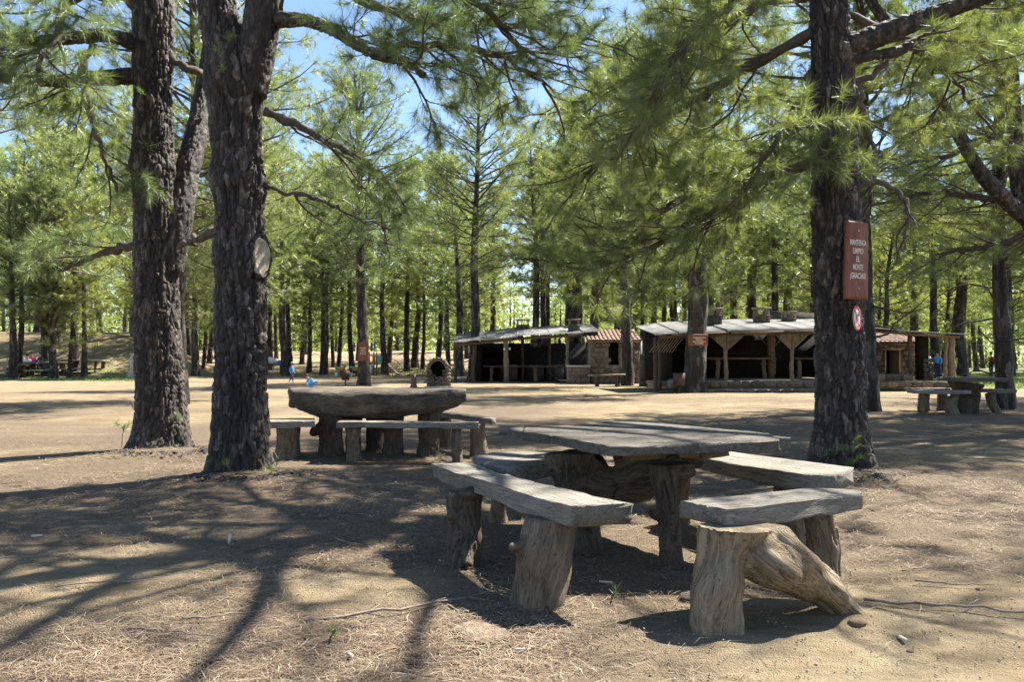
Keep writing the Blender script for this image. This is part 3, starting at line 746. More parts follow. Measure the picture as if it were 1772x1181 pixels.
def gnarl(tubes, voxel, seed, m, name='leg', flute=.014, lump=.025, grain=(16, 16, 2.2), ztop=None, zbot=None):
    """a sculpted trunk or root piece: tubes fused to one body, then fluted and split along the grain of each tube"""
    mb = MB(); PP, UU, WW, SS = [], [], [], []; s0 = 0
    for P, R in tubes:
        Pd = resample(P, 14); Rd = np.interp(np.linspace(0, 1, 14), np.linspace(0, 1, len(R)), R); mb.tube(Pd, Rd, 18)
        Pf = resample(P, 60); T, U, W = frames(Pf); PP.append(Pf); UU.append(U); WW.append(W)
        SS.append(np.stack([np.concatenate([[0], np.cumsum(np.linalg.norm(np.diff(Pf, axis=0), axis=1))]) + s0, np.interp(np.linspace(0, 1, 60), np.linspace(0, 1, len(R)), R)], 1))
    V, F = remesh(mb, voxel); V = relax(V, F, 3)
    nn = vnormals(V, F); gs = np.array(grain); Ds, Gs, Es = [], [], []
    jit = .035 * np.stack([vnoise(V * 5, seed), vnoise(V * 5 + 7, seed + 1), vnoise(V * 3, seed + 3)], 1)
    for Pf, U, W, S in zip(PP, UU, WW, SS):               # every tube lends its own grain, blended where tubes meet
        dist = np.linalg.norm(V[:, None] - Pf[None], axis=2); k = dist.argmin(1)
        Ds.append(dist.min(1) / (S[k, 1] + .02)); o = V - Pf[k]; G = np.stack([(o * U[k]).sum(1), (o * W[k]).sum(1), S[k, 0]], 1) + jit
        g = fbm(G * gs, 3, seed); rid = 1 - np.abs(vnoise(G * gs * 1.1, seed + 6)) * 2
        Es.append(flute * g - flute * 1.5 * sstep(.84, .97, rid) + .4 * flute * fbm(G * np.array([46, 46, 3.5]), 2, seed + 2)); Gs.append(G)
    Wt = np.exp(-9 * (np.array(Ds) - np.min(Ds, axis=0))); Wt /= Wt.sum(0)
    d = lump * fbm(V * 5, 2, seed + 9) + (Wt * np.array(Es)).sum(0); G = (Wt[:, :, None] * np.array(Gs)).sum(0)
    side = np.clip(1.15 - np.abs((nn * 0 + nn)[:, 2]) * (.9 if ztop is not None else 0), 0, 1)
    V = V + nn * (d * side)[:, None]
    if ztop is not None: V[:, 2] = np.minimum(V[:, 2], ztop)
    me = mesh_np(name, V, F, [M.get(m.name.replace('_wood', '_g'), m)], True)
    a = me.attributes.new('grain', 'FLOAT_VECTOR', 'POINT'); a.data.foreach_set('vector', np.ascontiguousarray(G, np.float32).ravel())
    return me

def plank(EL, ER, ztop, thick, seed, m, name='seat', n=90, k=36, warp=.008, live=.35, off=(0, 0, 0), ztilt=None, notch=()):
    """a board between two plan edges (world xy): live edges, cracks and a slightly dished top; texture runs along local x"""
    EL, ER = resample(np.array(EL, float), n), resample(np.array(ER, float), n)
    c0 = (EL[0] + ER[0]) / 2; c1 = (EL[-1] + ER[-1]) / 2; d = c1 - c0; ang = math.atan2(d[1], d[0])
    c = (c0 + c1) / 2
    ca, sa = math.cos(-ang), math.sin(-ang)
    def loc(e): q = e - c; return np.stack([q[:, 0] * ca - q[:, 1] * sa, q[:, 0] * sa + q[:, 1] * ca], 1)
    A, B = loc(EL), loc(ER)
    # ring: top row (k pts), side (4), bottom row (k//3), side (4)
    u_t = np.linspace(0, 1, k); rings = []; us, zs = [], []
    us += list(u_t); zs += [1] * k
    us += [1] * 5; zs += list(np.linspace(.85, .1, 5))
    kb = k // 3; us += list(np.linspace(1, 0, kb)); zs += [0] * kb
    us += [0] * 5; zs += list(np.linspace(.1, .85, 5))
    us, zs = np.array(us), np.array(zs); nr = len(us)
    U, Zf = np.tile(us, n), np.tile(zs, n); i = np.repeat(np.arange(n), nr)
    XY = A[i] * (1 - U)[:, None] + B[i] * U[:, None]
    th = thick * (1 + .12 * vnoise(np.stack([i * .09, U * 0, U * 0 + seed], 1), seed))
    Z = -th * (1 - Zf)
    X, Y = XY[:, 0], XY[:, 1]; P = np.stack([X, Y, Z], 1)
    wd = np.linalg.norm(A - B, axis=1)[i]
    edge = np.where(Zf > .5, np.exp(-np.minimum(U, 1 - U) * wd / .012), 0)
    Z = Z - edge * .004 * (1 + vnoise(P * 12, seed)) * (Zf == 1)
    Z = Z + warp * fbm(P * np.array([1.3, 3, 0]), 2, seed) + (.0025 * fbm(P * np.array([5, 42, 0]), 2, seed + 2)) * (Zf == 1)
    wob = vnoise(np.stack([X * 1.6, Y * 7, 0 * X + seed], 1), seed + 5)
    crk = sstep(.92, .985, 1 - np.abs(vnoise(np.stack([X * .9, Y * 9 + .6 * wob, 0 * X + seed], 1), seed + 3)) * 2.2)
    Z = Z - .014 * crk * (Zf == 1)
    sgn = np.where(U < .5, -1, 1); dirn = (B - A)[i] / (wd[:, None] + 1e-9)
    sd = (np.abs(U - .5) > .49) * 1.0
    bulge = sd * (live * .05 * fbm(np.stack([X * 2.2, Zf * .8, U * 5 + seed], 1), 2, seed + 4) + .003 * fbm(np.stack([X * 1.6, Zf * 8, U * 3], 1), 2, seed) - .012 * live * np.abs(Zf - .55))
    X = X + sgn * dirn[:, 0] * bulge; Y = Y + sgn * dirn[:, 1] * bulge
    endf = np.minimum(i, n - 1 - i); X = X + np.where(endf == 0, np.sign(i - n / 2) * (.012 * fbm(np.stack([Y * 16, Zf * 3, X], 1), 2, seed) - .004), 0)
    V = np.stack([X, Y, Z], 1)
    if ztilt is not None: V[:, 2] += ztilt * V[:, 0]
    ii = np.arange(n - 1)[:, None] * nr; j = np.arange(nr)[None]; kk = (j + 1) % nr
    Q = np.stack([ii + j, ii + kk, ii + nr + kk, ii + nr + j], -1).reshape(-1, 4)
    # end caps as fans
    V = np.vstack([V, V[:nr].mean(0), V[-nr:].mean(0)]); a, b = n * nr, n * nr + 1; j = np.arange(nr); kk = (j + 1) % nr
    T = np.vstack([np.stack([np.full(nr, a), kk, j], 1), np.stack([np.full(nr, b), (n - 1) * nr + j, (n - 1) * nr + kk], 1)])
    me = mesh_np(name, V, [Q, T], [m], True)
    return me, (c[0], c[1], ztop), ang

def put_plank(parent, name, EL, ER, ztop, thick, seed, m, **kw):
    me, c, ang = plank(EL, ER, ztop, thick, seed, m, name, **kw)
    o = obj(name, me, parent); o.location = Vector(c) - parent.location; o.rotation_euler = (0, 0, ang); return o
def put_gnarl(parent, name, tubes, voxel, seed, m, base, **kw):
    """tubes in world coordinates; mesh origin at base so its texture is local"""
    b = np.array(base, float)
    me = gnarl([(np.array(P, float) - b, R) for P, R in tubes], voxel, seed, m, name, **kw)
    o = obj(name, me, parent); o.location = Vector(base) - parent.location; return o

def front_set():
    BZ, TZ = .56, .80
    E = lambda pts, z: [at(px, py, z) for px, py in pts]
    # --- bench nearest the camera on the left of the table
    t = thing('log_bench', 'long grey plank bench running towards the camera, cracked at its bend, on two stumps', 'bench', (.05, 5.3, 0), group='benches around the near picnic table')
    put_plank(t, 'seat', E([(745, 802), (790, 820), (835, 832), (895, 851), (928, 861), (992, 875)], BZ), E([(822, 801), (862, 816), (905, 829), (959, 842), (1035, 859), (1097, 871)], BZ), BZ, .105, 41, M['plank_x'], live=.7)
    x, y = at(938, 1055, 0)
    put_gnarl(t, 'leg', [([(x - .03, y, -.06), (x + .0, y + .05, .2), (x + .06, y + .13, .47)], [.148, .15, .135]), ([(x - .10, y + .05, .30), (x - .155, y, .33), (x - .17, y - .02, .31)], [.05, .03, .015])], .011, 42, M['stump'], (x, y, 0), ztop=.462, flute=.008)
    x, y = at(798, 985, 0)
    put_gnarl(t, 'leg', [([(x, y + .06, -.06), (x, y + .1, .2), (x + .02, y + .18, .46)], [.12, .105, .105]), ([(x - .05, y + .04, -.05), (x - .04, y + .1, .45)], [.06, .05]), ([(x + .06, y + .05, -.05), (x + .06, y + .12, .45)], [.07, .05]),
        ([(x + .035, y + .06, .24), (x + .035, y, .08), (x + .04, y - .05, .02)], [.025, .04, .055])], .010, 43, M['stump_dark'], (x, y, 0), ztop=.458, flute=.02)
    put_gnarl(t, 'knot', [([(x + .0, y + .10, .45), (x + .07, y + .07, .47), (x + .12, y + .1, .45)], [.04, .055, .04])], .009, 44, M['stump_dark'], (x, y + .1, .45), flute=.012, lump=.04)
    # --- bench nearest on the right, on the forked root stump
    t = thing('log_bench', 'short grey plank bench on a big forked root stump', 'bench', (1.5, 4.5, 0), group='benches around the near picnic table')
    put_plank(t, 'seat', E([(1256, 881), (1300, 879), (1340, 874), (1400, 866), (1440, 859), (1491, 852)], BZ), E([(1174, 867), (1230, 860), (1290, 855), (1340, 849), (1400, 843), (1478, 846)], BZ), BZ, .09, 45, M['plank_x'], live=.45, ztilt=.0)
    x, y = at(1236, 1098, 0); x2, y2 = at(1462, 1066, 0)
    J = np.array([x + .25, y + .17, .345])
    put_gnarl(t, 'leg', [([(x - .02, y, -.07), (x + .0, y + .04, .15), (x + .07, y + .13, .32), (x + .13, y + .18, .48)], [.115, .108, .12, .15]),
        ([(x + .25, y + .2, .48), J + [0, 0, .04]], [.1, .12]), ([(x + .17, y + .17, .49), (x + .17, y + .16, .33)], [.145, .11]), ([J + [-.04, .03, .10], J + [.0, -.02, .0], J + [.10, -.05, -.05], J + [.16, -.02, -.09]], [.12, .145, .135, .10]),
        ([J + [.0, .02, .10], J + [.14, .0, -.06], ((x2 + J[0]) / 2 + .10, y2 + .0, .155), (x2 - .02, y2, .045), (x2 + .07, y2 - .02, -.05)], [.115, .12, .105, .085, .07]),
        ([J + [.06, -.05, .10], J + [.22, -.06, -.03], (x2 - .02, y2 - .04, .05), (x2 + .10, y2 + .02, -.03)], [.06, .06, .055, .05]), ([J + [-.02, -.12, .02], J + [.06, -.15, -.04], J + [.15, -.12, -.10]], [.05, .075, .045])], .0105, 46, M['stump_pale'], (x, y, 0), ztop=.475, flute=.019, lump=.06)
    x, y = at(1425, 1000, 0)
    put_gnarl(t, 'leg', [([(x, y, -.05), (x - .02, y + .02, .2), (x - .03, y + .04, .48)], [.095, .085, .075]), ([(x + .05, y, -.03), (x + .06, y + .03, .3)], [.04, .035])], .010, 47, M['stump'], (x, y, 0), ztop=.475, flute=.02)
    put_gnarl(t, 'bearer', [([(x - .15, y - .0, .45), (x + .1, y + .03, .465)], [.032, .03])], .010, 147, M['stump'], (x, y, .45), flute=.004, lump=.003, grain=(3, 16, 16))
    # --- bench behind on the left
    t = thing('log_bench', 'broad pale plank bench with a knot hole, half hidden behind the near table', 'bench', (.1, 6.6, 0), group='benches around the near picnic table')
    put_plank(t, 'seat', E([(822, 796), (845, 803), (880, 810), (950, 803), (1010, 797)], BZ), E([(818, 789), (850, 782), (890, 780), (955, 779), (1000, 778)], BZ), BZ, .10, 48, M['plank_x'], live=.4)
    x, y = at(862, 903, 0)
    put_gnarl(t, 'leg', [([(x, y, -.05), (x, y + .01, .15), (x - .01, y + .02, .3), (x + .03, y + .03, .46)], [.085, .062, .06, .095]), ([(x - .04, y, .28), (x - .09, y, .3)], [.03, .02])], .010, 49, M['stump'], (x, y, 0), ztop=.462)
    x, y = at(985, 900, 0)
    put_gnarl(t, 'leg', [([(x, y, -.05), (x, y, .46)], [.09, .08])], .012, 50, M['stump_dark'], (x, y, 0), ztop=.462)
    # --- bench behind on the right
    t = thing('log_bench', 'sunlit pale plank bench in front of the board-carrying pine', 'bench', (1.9, 6.1, 0), group='benches around the near picnic table')
    put_plank(t, 'seat', E([(1190, 786), (1260, 800), (1330, 812), (1392, 821), (1445, 823)], BZ), E([(1215, 772), (1265, 782), (1330, 789), (1400, 798), (1476, 808)], BZ), BZ, .105, 51, M['plank_x'], live=.5)
    x, y = at(1365, 950, 0)
    put_gnarl(t, 'leg', [([(x, y, -.05), (x - .0, y, .46)], [.12, .11])], .012, 52, M['stump'], (x, y, 0), ztop=.458)
    x, y = at(1181, 905, 0)
    put_gnarl(t, 'leg', [([(x, y, -.05), (x - .0, y, .46)], [.065, .055])], .012, 53, M['stump'], (x, y, 0), ztop=.458)
    # --- the table
    t = thing('log_table', 'weathered square log table on gnarled root legs, ringed by four plank benches', 'table', (.85, 5.8, 0))
    put_plank(t, 'tabletop', E([(903, 747), (955, 752), (1003, 762), (1050, 770), (1090, 771)], TZ) + E([(1180, 768), (1300, 765), (1350, 763)], TZ), E([(908, 740), (960, 737), (995, 735), (1040, 731), (1085, 729)], TZ) + E([(1150, 733), (1250, 743), (1330, 751)], TZ), TZ, .060, 54, M['slab'], n=120, k=60, live=.5)
    put_plank(t, 'tabletop_board', E([(878, 745), (890, 746), (905, 747)], TZ - .006), E([(882, 741), (895, 740), (908, 739)], TZ - .006), TZ - .006, .05, 55, M['slab'], n=50, k=20, live=.3)
    put_plank(t, 'tabletop_board', E([(1290, 766), (1330, 764), (1368, 760)], TZ - .012), E([(1300, 751), (1335, 753), (1368, 756)], TZ - .012), TZ - .012, .05, 56, M['slab'], n=50, k=20, live=.5)
    for (a, b, c, dd, w, hz, h) in ((1018, 776, 1200, 764, .10, .725, .06), (1090, 783, 1262, 773, .09, .722, .085), (920, 757, 1010, 752, .12, .725, .055)):
        p0, p1 = np.array(at(a, b, .70)), np.array(at(c, dd, .70)); dn = (p1 - p0) / np.linalg.norm(p1 - p0); nn = np.array([-dn[1], dn[0]]) * w
        put_plank(t, 'bearer', [p0, (p0 + p1) / 2, p1], [p0 + nn, (p0 + p1) / 2 + nn, p1 + nn], hz, h, int(a), M['beam'], n=30, k=10, live=.04, warp=.0)
    x, y = at(1012, 955, 0)
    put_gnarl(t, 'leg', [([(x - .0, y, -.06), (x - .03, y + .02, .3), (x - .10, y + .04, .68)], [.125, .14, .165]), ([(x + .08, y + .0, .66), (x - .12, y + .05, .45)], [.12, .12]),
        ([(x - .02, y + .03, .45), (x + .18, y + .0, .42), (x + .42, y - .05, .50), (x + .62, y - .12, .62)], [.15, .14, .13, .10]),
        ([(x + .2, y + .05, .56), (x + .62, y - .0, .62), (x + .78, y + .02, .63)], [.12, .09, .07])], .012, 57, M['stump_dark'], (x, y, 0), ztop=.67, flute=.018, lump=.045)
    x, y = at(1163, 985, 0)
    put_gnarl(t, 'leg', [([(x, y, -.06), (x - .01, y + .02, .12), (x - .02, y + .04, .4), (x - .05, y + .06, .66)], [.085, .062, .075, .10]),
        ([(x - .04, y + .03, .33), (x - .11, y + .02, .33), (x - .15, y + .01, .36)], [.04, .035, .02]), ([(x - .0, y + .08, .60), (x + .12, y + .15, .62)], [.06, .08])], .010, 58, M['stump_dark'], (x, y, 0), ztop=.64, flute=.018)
    for q in t.children: pass

def slab_set():
    """the thick slab table behind the paired trunks"""
    D = 11.7
    t = thing('log_table', 'massive thick dark slab table behind the near table, on four heavy stumps', 'table', (-1.9, 11.8, 0))
    def W(px, d): return (px - 886) * d / FPX
    L = [(W(499, 11.3), 11.45), (W(560, 11.25), 11.3), (W(650, 11.2), 11.25), (W(760, 11.3), 11.35), (W(806, 11.4), 11.55)]
    Rr = [(W(499, 12.2), 12.2), (W(560, 12.4), 12.4), (W(650, 12.4), 12.4), (W(750, 12.3), 12.3), (W(803, 12.1), 12.15)]
    # a thick live-edged log slab: lofted body
    mb = MB(); n = 40; A = resample(L, n); B = resample(Rr, n); top = .885
    bot = np.interp(np.linspace(0, 1, n), [0, .06, .12, .2, .6, .85, .96, 1], [.66, .60, .56, .50, .52, .58, .66, .74])
    P = []; ring = 26
    for i in range(n):
        a = A[i]; b = B[i]
        for q in range(ring):
            ang = 2 * math.pi * q / ring; cx, cz = math.cos(ang), math.sin(ang)
            sx = np.sign(cx) * abs(cx) ** .35; sz = np.sign(cz) * abs(cz) ** .45
            m_ = (a + b) / 2 + (b - a) / 2 * sx * (1 - .10 * (sz < 0) * abs(sz)); P.append([m_[0], m_[1], (top + bot[i]) / 2 + (top - bot[i]) / 2 * sz])
    ii = np.arange(n - 1)[:, None] * ring; j = np.arange(ring)[None]; kk = (j + 1) % ring
    Q = np.stack([ii + j, ii + kk, ii + ring + kk, ii + ring + j], -1).reshape(-1, 4)
    P = np.array(P); P = np.vstack([P, P[:ring].mean(0), P[-ring:].mean(0)]); j = np.arange(ring); kk = (j + 1) % ring
    T = np.vstack([np.stack([np.full(ring, n * ring), kk, j], 1), np.stack([np.full(ring, n * ring + 1), (n - 1) * ring + j, (n - 1) * ring + kk], 1)])
    mb.add(P, Q, T); V, F = remesh(mb, .022); nn = vnormals(V, F)
    g = fbm(V * np.array([2.2, 6, 12]), 4, 71) * .035 + fbm(V * np.array([5, 9, 20]), 3, 73) * .02
    V = V + nn * (g * np.clip(1 - nn[:, 2], 0, 1))[:, None]
    V[:, 2] = np.minimum(V[:, 2], top + .004 * fbm(V * 4, 2, 3)); V -= np.array([-1.9, 11.8, 0])
    obj('tabletop', mesh_np('tabletop', V, F, [M['slabdark']], True), t)
    for k, (px, w, d, f) in enumerate(((574, .17, 11.55, .03), (650, .14, 12.2, .0), (680, .15, 11.7, .0), (742, .155, 11.65, .0), (612, .12, 12.1, 0))):
        x = W(px, d); tb = [([(x, d, -.06), (x, d, .3), (x + .02, d, .6)], [w * 1.0, w * .9, w * 1.05])]
        if k == 0: tb.append(([(x - .1, d - .02, .38), (x - .22, d - .02, .33), (x - .26, d - .02, .26)], [.08, .075, .04]))
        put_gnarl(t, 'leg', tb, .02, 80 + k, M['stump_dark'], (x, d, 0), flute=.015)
    def bench(label, L, R, zt, th, legs, seed, loc):
        b = thing('log_bench', label, 'bench', loc, group='benches around the thick slab table')
        put_plank(b, 'seat', L, R, zt, th, seed, M['plank_x'], n=50, k=20, live=.3)
        for k, (x, d, r, dx) in enumerate(legs):
            put_gnarl(b, 'leg', [([(x - dx, d, -.05), (x, d, .2), (x, d, zt - th + .0)], [r * 1.15, r, r])], .018, seed + k + 1, M['stump'], (x, d, 0), ztop=zt - th + .01)
    bench('narrow pale board bench along the camera side of the slab table', [(W(584, 10.9), 10.85), (W(700, 10.9), 10.8), (W(829, 10.8), 10.75)], [(W(590, 11.1), 11.12), (W(700, 11.1), 11.08), (W(829, 11), 11.02)], .50, .075,
          [(W(612, 10.95), 10.98, .085, 0), (W(791, 10.9), 10.9, .075, .0)], 90, (-1.3, 10.9, 0))
    bench('short stubby bench at the trunk end of the slab table', [(W(463, 11.0), 10.95), (W(548, 11.1), 11.05)], [(W(463, 11.5), 11.5), (W(545, 11.5), 11.5)], .50, .085,
          [(W(496, 11.1), 11.15, .14, .03), (W(512, 11.6), 11.45, .1, 0)], 94, (-2.8, 11.2, 0))
    bench('low bench at the open end of the slab table with stacked plank seat', [(W(745, 12.2), 12.9), (W(800, 11.8), 12.1), (W(850, 11.3), 11.45)], [(W(765, 13), 13.0), (W(825, 12.), 12.2), (W(858, 11.6), 11.7)], .50, .08,
          [(W(827, 11.6), 11.65, .11, -.02), (W(770, 12.8), 12.8, .1, 0)], 98, (-.9, 12, 0))
M['slabdark'] = wood('dark_log_slab', (.034, .028, .023), (.115, .097, .078), (.20, .165, .125), (1.2, 6, 8), .8, .9)

def right_set():
    D = 20.5
    def W(px, d=D): return (px - 886) * d / FPX
    t = thing('log_table', 'small grey log table with flared pedestal, standing before the far right bench pair', 'table', (W(1672), D, 0))
    put_plank(t, 'tabletop', [(W(1628), D - .5), (W(1670), D - .62), (W(1722), D - .5)], [(W(1620, 21), D + .5), (W(1680), D + .62), (W(1735), D + .45)], .84, .09, 110, M['slab'], n=40, k=16, live=.6)
    x = W(1672)
    put_gnarl(t, 'leg', [([(x - .05, D, -.05), (x - .05, D, .35), (x, D, .72)], [.14, .16, .42]), ([(x + .2, D + .1, -.05), (x + .2, D, .5)], [.12, .14])], .03, 111, M['stump_dark'], (x, D, 0), ztop=.75, flute=.03)
    def bench(label, a, b, d, legs, seed, d2=None):
        d2 = d2 or d
        o = thing('log_bench', label, 'bench', (W((a + b) / 2, d), d, 0), group='benches around the corner picnic table')
        put_plank(o, 'seat', [(W(a, d), d - .17), (W((a + b) / 2, (d + d2) / 2), (d + d2) / 2 - .18), (W(b, d2), d2 - .17)], [(W(a, d), d + .17), (W((a + b) / 2, (d + d2) / 2), (d + d2) / 2 + .17), (W(b, d2), d2 + .17)], .56, .09, seed, M['plank_x'], n=36, k=14, live=.5)
        for k, tb in enumerate(legs): put_gnarl(o, 'leg', tb, .025, seed + 1 + k, M['stump'], (tb[0][0][0][0], d, 0), ztop=.48)
    X = W(1592, 20.4); Y_ = W(1652, 19.8)
    bench('grey bench with a Y-shaped root leg beside the small corner table', 1575, 1674, 20.2,
          [[([(X, 20.3, -.05), (X + .05, 20.3, .47)], [.12, .13])], [([(Y_, 19.9, -.05), (Y_, 20, .2), (Y_ + .14, 20.05, .47)], [.17, .12, .09]), ([(Y_, 20, .2), (Y_ - .16, 20.1, .47)], [.1, .08])]], 120, 19.9)
    Z_ = W(1712, 20.6)
    bench('thin plank bench leaning past the corner table towards a trunk', 1690, 1752, 20.9,
          [[([(Z_ + .18, 20.5, -.05), (Z_ + .05, 20.6, .2), (Z_, 20.6, .47)], [.1, .1, .12])]], 130, 20.5)
    bench('weathered bench on the far side of the small corner table', 1572, 1640, 21.4, [[([(W(1600, 21.4), 21.4, -.05), (W(1600, 21.4), 21.4, .47)], [.1, .1])], [([(W(1628, 21.4), 21.4, -.05), (W(1628, 21.4), 21.4, .47)], [.1, .1])]], 134)

# ------------------------------------------------------------------ signs
def text_me(body, size, m, spacing=1.0, sx=1.0):
    cu = bpy.data.curves.new('txt', 'FONT'); cu.body = body; cu.size = size; cu.align_x = 'CENTER'; cu.extrude = .0015
    cu.space_character = spacing; cu.offset = size * .014; cu.resolution_u = 3
    o = bpy.data.objects.new('txt', cu); COL.objects.link(o)
    dg = bpy.context.evaluated_depsgraph_get(); me = bpy.data.meshes.new_from_object(o.evaluated_get(dg))
    bpy.data.objects.remove(o); me.materials.clear(); me.materials.append(m); me.transform(Matrix.Diagonal((sx, 1, 1, 1)))
    return me
def board(w, h, th, seed, m=None):
    """upright board facing -Y, wavy live left edge; returns mesh"""
    rng = np.random.default_rng(seed); n = 24; z = np.linspace(-h / 2, h / 2, n); V = []
    lw = fbm(np.stack([z * 5, z * 0, z * 0], 1), 2, seed) * .012
    for k in range(n):
        for (x, y) in ((-w / 2 + lw[k], -th / 2), (-w / 2 + .012 + lw[k] * .5, -th / 2 - .003), (w / 2 - .012, -th / 2 - .003), (w / 2 + lw[(k * 7) % n] * .2, -th / 2 + .004), (w / 2, th / 2), (-w / 2 + lw[k] * 1.4 - .01, th / 2)): V.append([x, y, z[k]])
    r = 6; i = np.arange(n - 1)[:, None] * r; j = np.arange(r)[None]; k = (j + 1) % r
    Q = np.stack([i + j, i + k, i + r + k, i + r + j], -1).reshape(-1, 4)
    V = np.array(V); V = np.vstack([V, V[:r].mean(0), V[-r:].mean(0)]); j = np.arange(r); k = (j + 1) % r
    T = np.vstack([np.stack([np.full(r, n * r), k, j], 1), np.stack([np.full(r, n * r + 1), (n - 1) * r + j, (n - 1) * r + k], 1)])
    return mesh_np('board', V, [Q, T], [m or M['signwood']], False)
def disc(rad, th, m, name, n=48, sx=1.0, r_in=0.0):
    a = np.linspace(0, 2 * math.pi, n, endpoint=False); c = np.stack([np.cos(a) * sx, 0 * a, np.sin(a)], 1)
    y = np.array([0, 1, 0])
    if r_in: V = np.concatenate([c * r_in - y * th, c * rad - y * th, c * rad, c * r_in]); R = 4
    else: V = np.concatenate([c * rad * .001 - y * th, c * rad - y * th, c * rad, c * rad * .001]); R = 4
    j = np.arange(n); k = (j + 1) % n; Q = np.concatenate([np.stack([i * n + j, i * n + k, ((i + 1) % R) * n + k, ((i + 1) % R) * n + j], 1) for i in range(R)])
    return mesh_np(name, V, Q, [m])
def nail(parent, x, y, z, r=.009):
    mb = MB(); mb.tube(np.array([[x, y, z], [x, y - .008, z]]), [r, r], 10); obj('nail', mb.mesh('nail', [M['nail']]), parent)
def signs():
    s = 150.; d = 9.58
    # big board on the right pine, turned a little to the left
    cx, cy, cz = up(1483, 451, d); rz = math.radians(-22)
    t = thing('sign_board', 'tall red-brown wooden board reading MANTENGA LIMPIO EL MONTE ¡GRACIAS!', 'sign', (cx, cy, cz), 0)
    t.rotation_euler = (0, math.radians(1.2), math.radians(24))
    w, h = .31, .865
    obj('board', board(w, h, .045, 3), t); lines = [('MANTENGA', .198, .255), ('LIMPIO', .105, .16), ('EL', .015, .055), ('MONTE', -.075, .155), ('¡GRACIAS!', -.17, .245)]
    for txt, z, wd in lines:
        me = text_me(txt, .088, M['letter']); v = np.zeros(len(me.vertices) * 3); me.vertices.foreach_get('co', v); v = v.reshape(-1, 3)
        ww = v[:, 0].max() - v[:, 0].min(); me.transform(Matrix.Diagonal((wd * .93 / ww, 1, 1, 1))); me.transform(Matrix.Rotation(math.radians(90), 4, 'X')); me.transform(Matrix.Translation((-.002, -.0275, z - .03)))
        obj('lettering', me, t)
    nail(t, .0, -.026, .33); nail(t, .01, -.026, -.31)
    # round plate
    cx, cy, cz = up(1483, 551, 9.58)
    p = thing('no_dogs_sign', 'small round white plate with a red ring and struck-out dog, under the tall board', 'sign', (cx, cy, cz), 0)
    p.rotation_euler = (math.radians(-2), math.radians(3), math.radians(52)); R = .14
    obj('plate', disc(R, .004, M['white'], 'plate'), p); o = obj('rim', disc(R, .004, M['red'], 'rim', r_in=R * .80), p); o.location = (0, -.0045, 0)
    # slash: from upper left to lower right
    mb = MB(); mb.box((0, -.0055, 0), (R * 1.72, .003, .018), 0, 0, math.radians(52)); obj('slash', mb.mesh('slash', [M['red']]), p)
    dog = [(-.055, -.065), (-.045, -.065), (-.035, -.03), (-.022, -.065), (-.012, -.065), (-.015, -.01), (.012, -.005), (.02, -.065), (.03, -.065), (.035, -.02), (.043, -.065), (.052, -.065), (.052, .01), (.05, .03), (.075, .028), (.08, .042), (.055, .06), (.045, .075), (.035, .06), (.02, .035), (-.03, .035), (-.06, .06), (-.066, .055), (-.05, .02), (-.055, -.01)]
    V = [(x, -.0048 - e, z) for e in (0, .0012) for x, z in dog]; me = bpy.data.meshes.new('dog_symbol'); n = len(dog)
    me.from_pydata(V, [], [list(range(n))[::-1], list(range(n, 2 * n))] + [[i, (i + 1) % n, n + (i + 1) % n, n + i] for i in range(n)]); me.materials.append(M['black']); obj('dog_symbol', me, p)
    # horizontal board on the mid pine
    ts = on_ground(1201, 680)[1] - .52; cx, cy, cz = up(1208, 589, ts)
    t = thing('sign_board', 'wide red-brown board with four faint cream lines, nailed across the roofed shelter pine', 'sign', (cx, cy, cz), math.radians(4))
    me = board(.42, .74, .04, 5); me.transform(Matrix.Rotation(math.radians(90), 4, 'Y')); obj('board', me, t)
    rng = np.random.default_rng(4)
    for z, wd, x0 in ((.095, .5, .05), (.02, .24, .03), (-.055, .5, .05), (-.13, .34, .04)):       # too far off to be read: short strokes
        mb = MB(); x = -wd / 2 + x0
        while x < wd / 2 + x0 - .02:
            b = rng.uniform(.012, .03); mb.box((x + b / 2, -.026, z), (b, .004, .042)); x += b + rng.choice([.007, .007, .007, .022])
        obj('lettering', mb.mesh('lettering', [M['letter']]), t)
    # board on the slender pine further left
    ts = on_ground(630, 668)[1] - .36; cx, cy, cz = up(629, 609, ts)
    t = thing('sign_board', 'upright dark red board with small cream lettering on the playground pine', 'sign', (cx, cy, cz), 0)
    obj('board', board(.47, .86, .04, 7), t)
    for txt, z, wd in (('MANTENGA', .17, .29), ('LIMPIO', .08, .19), ('EL MONTE', -.0, .24), ('¡GRACIAS!', -.09, .27)):
        me = text_me(txt, .075, M['letter']); v = np.zeros(len(me.vertices) * 3); me.vertices.foreach_get('co', v); v = v.reshape(-1, 3)
        ww = v[:, 0].max() - v[:, 0].min(); me.transform(Matrix.Diagonal((wd / ww, 1, 1, 1))); me.transform(Matrix.Rotation(math.radians(90), 4, 'X')); me.transform(Matrix.Translation((-.02, -.025, z - .03)))
        obj('lettering', me, t)

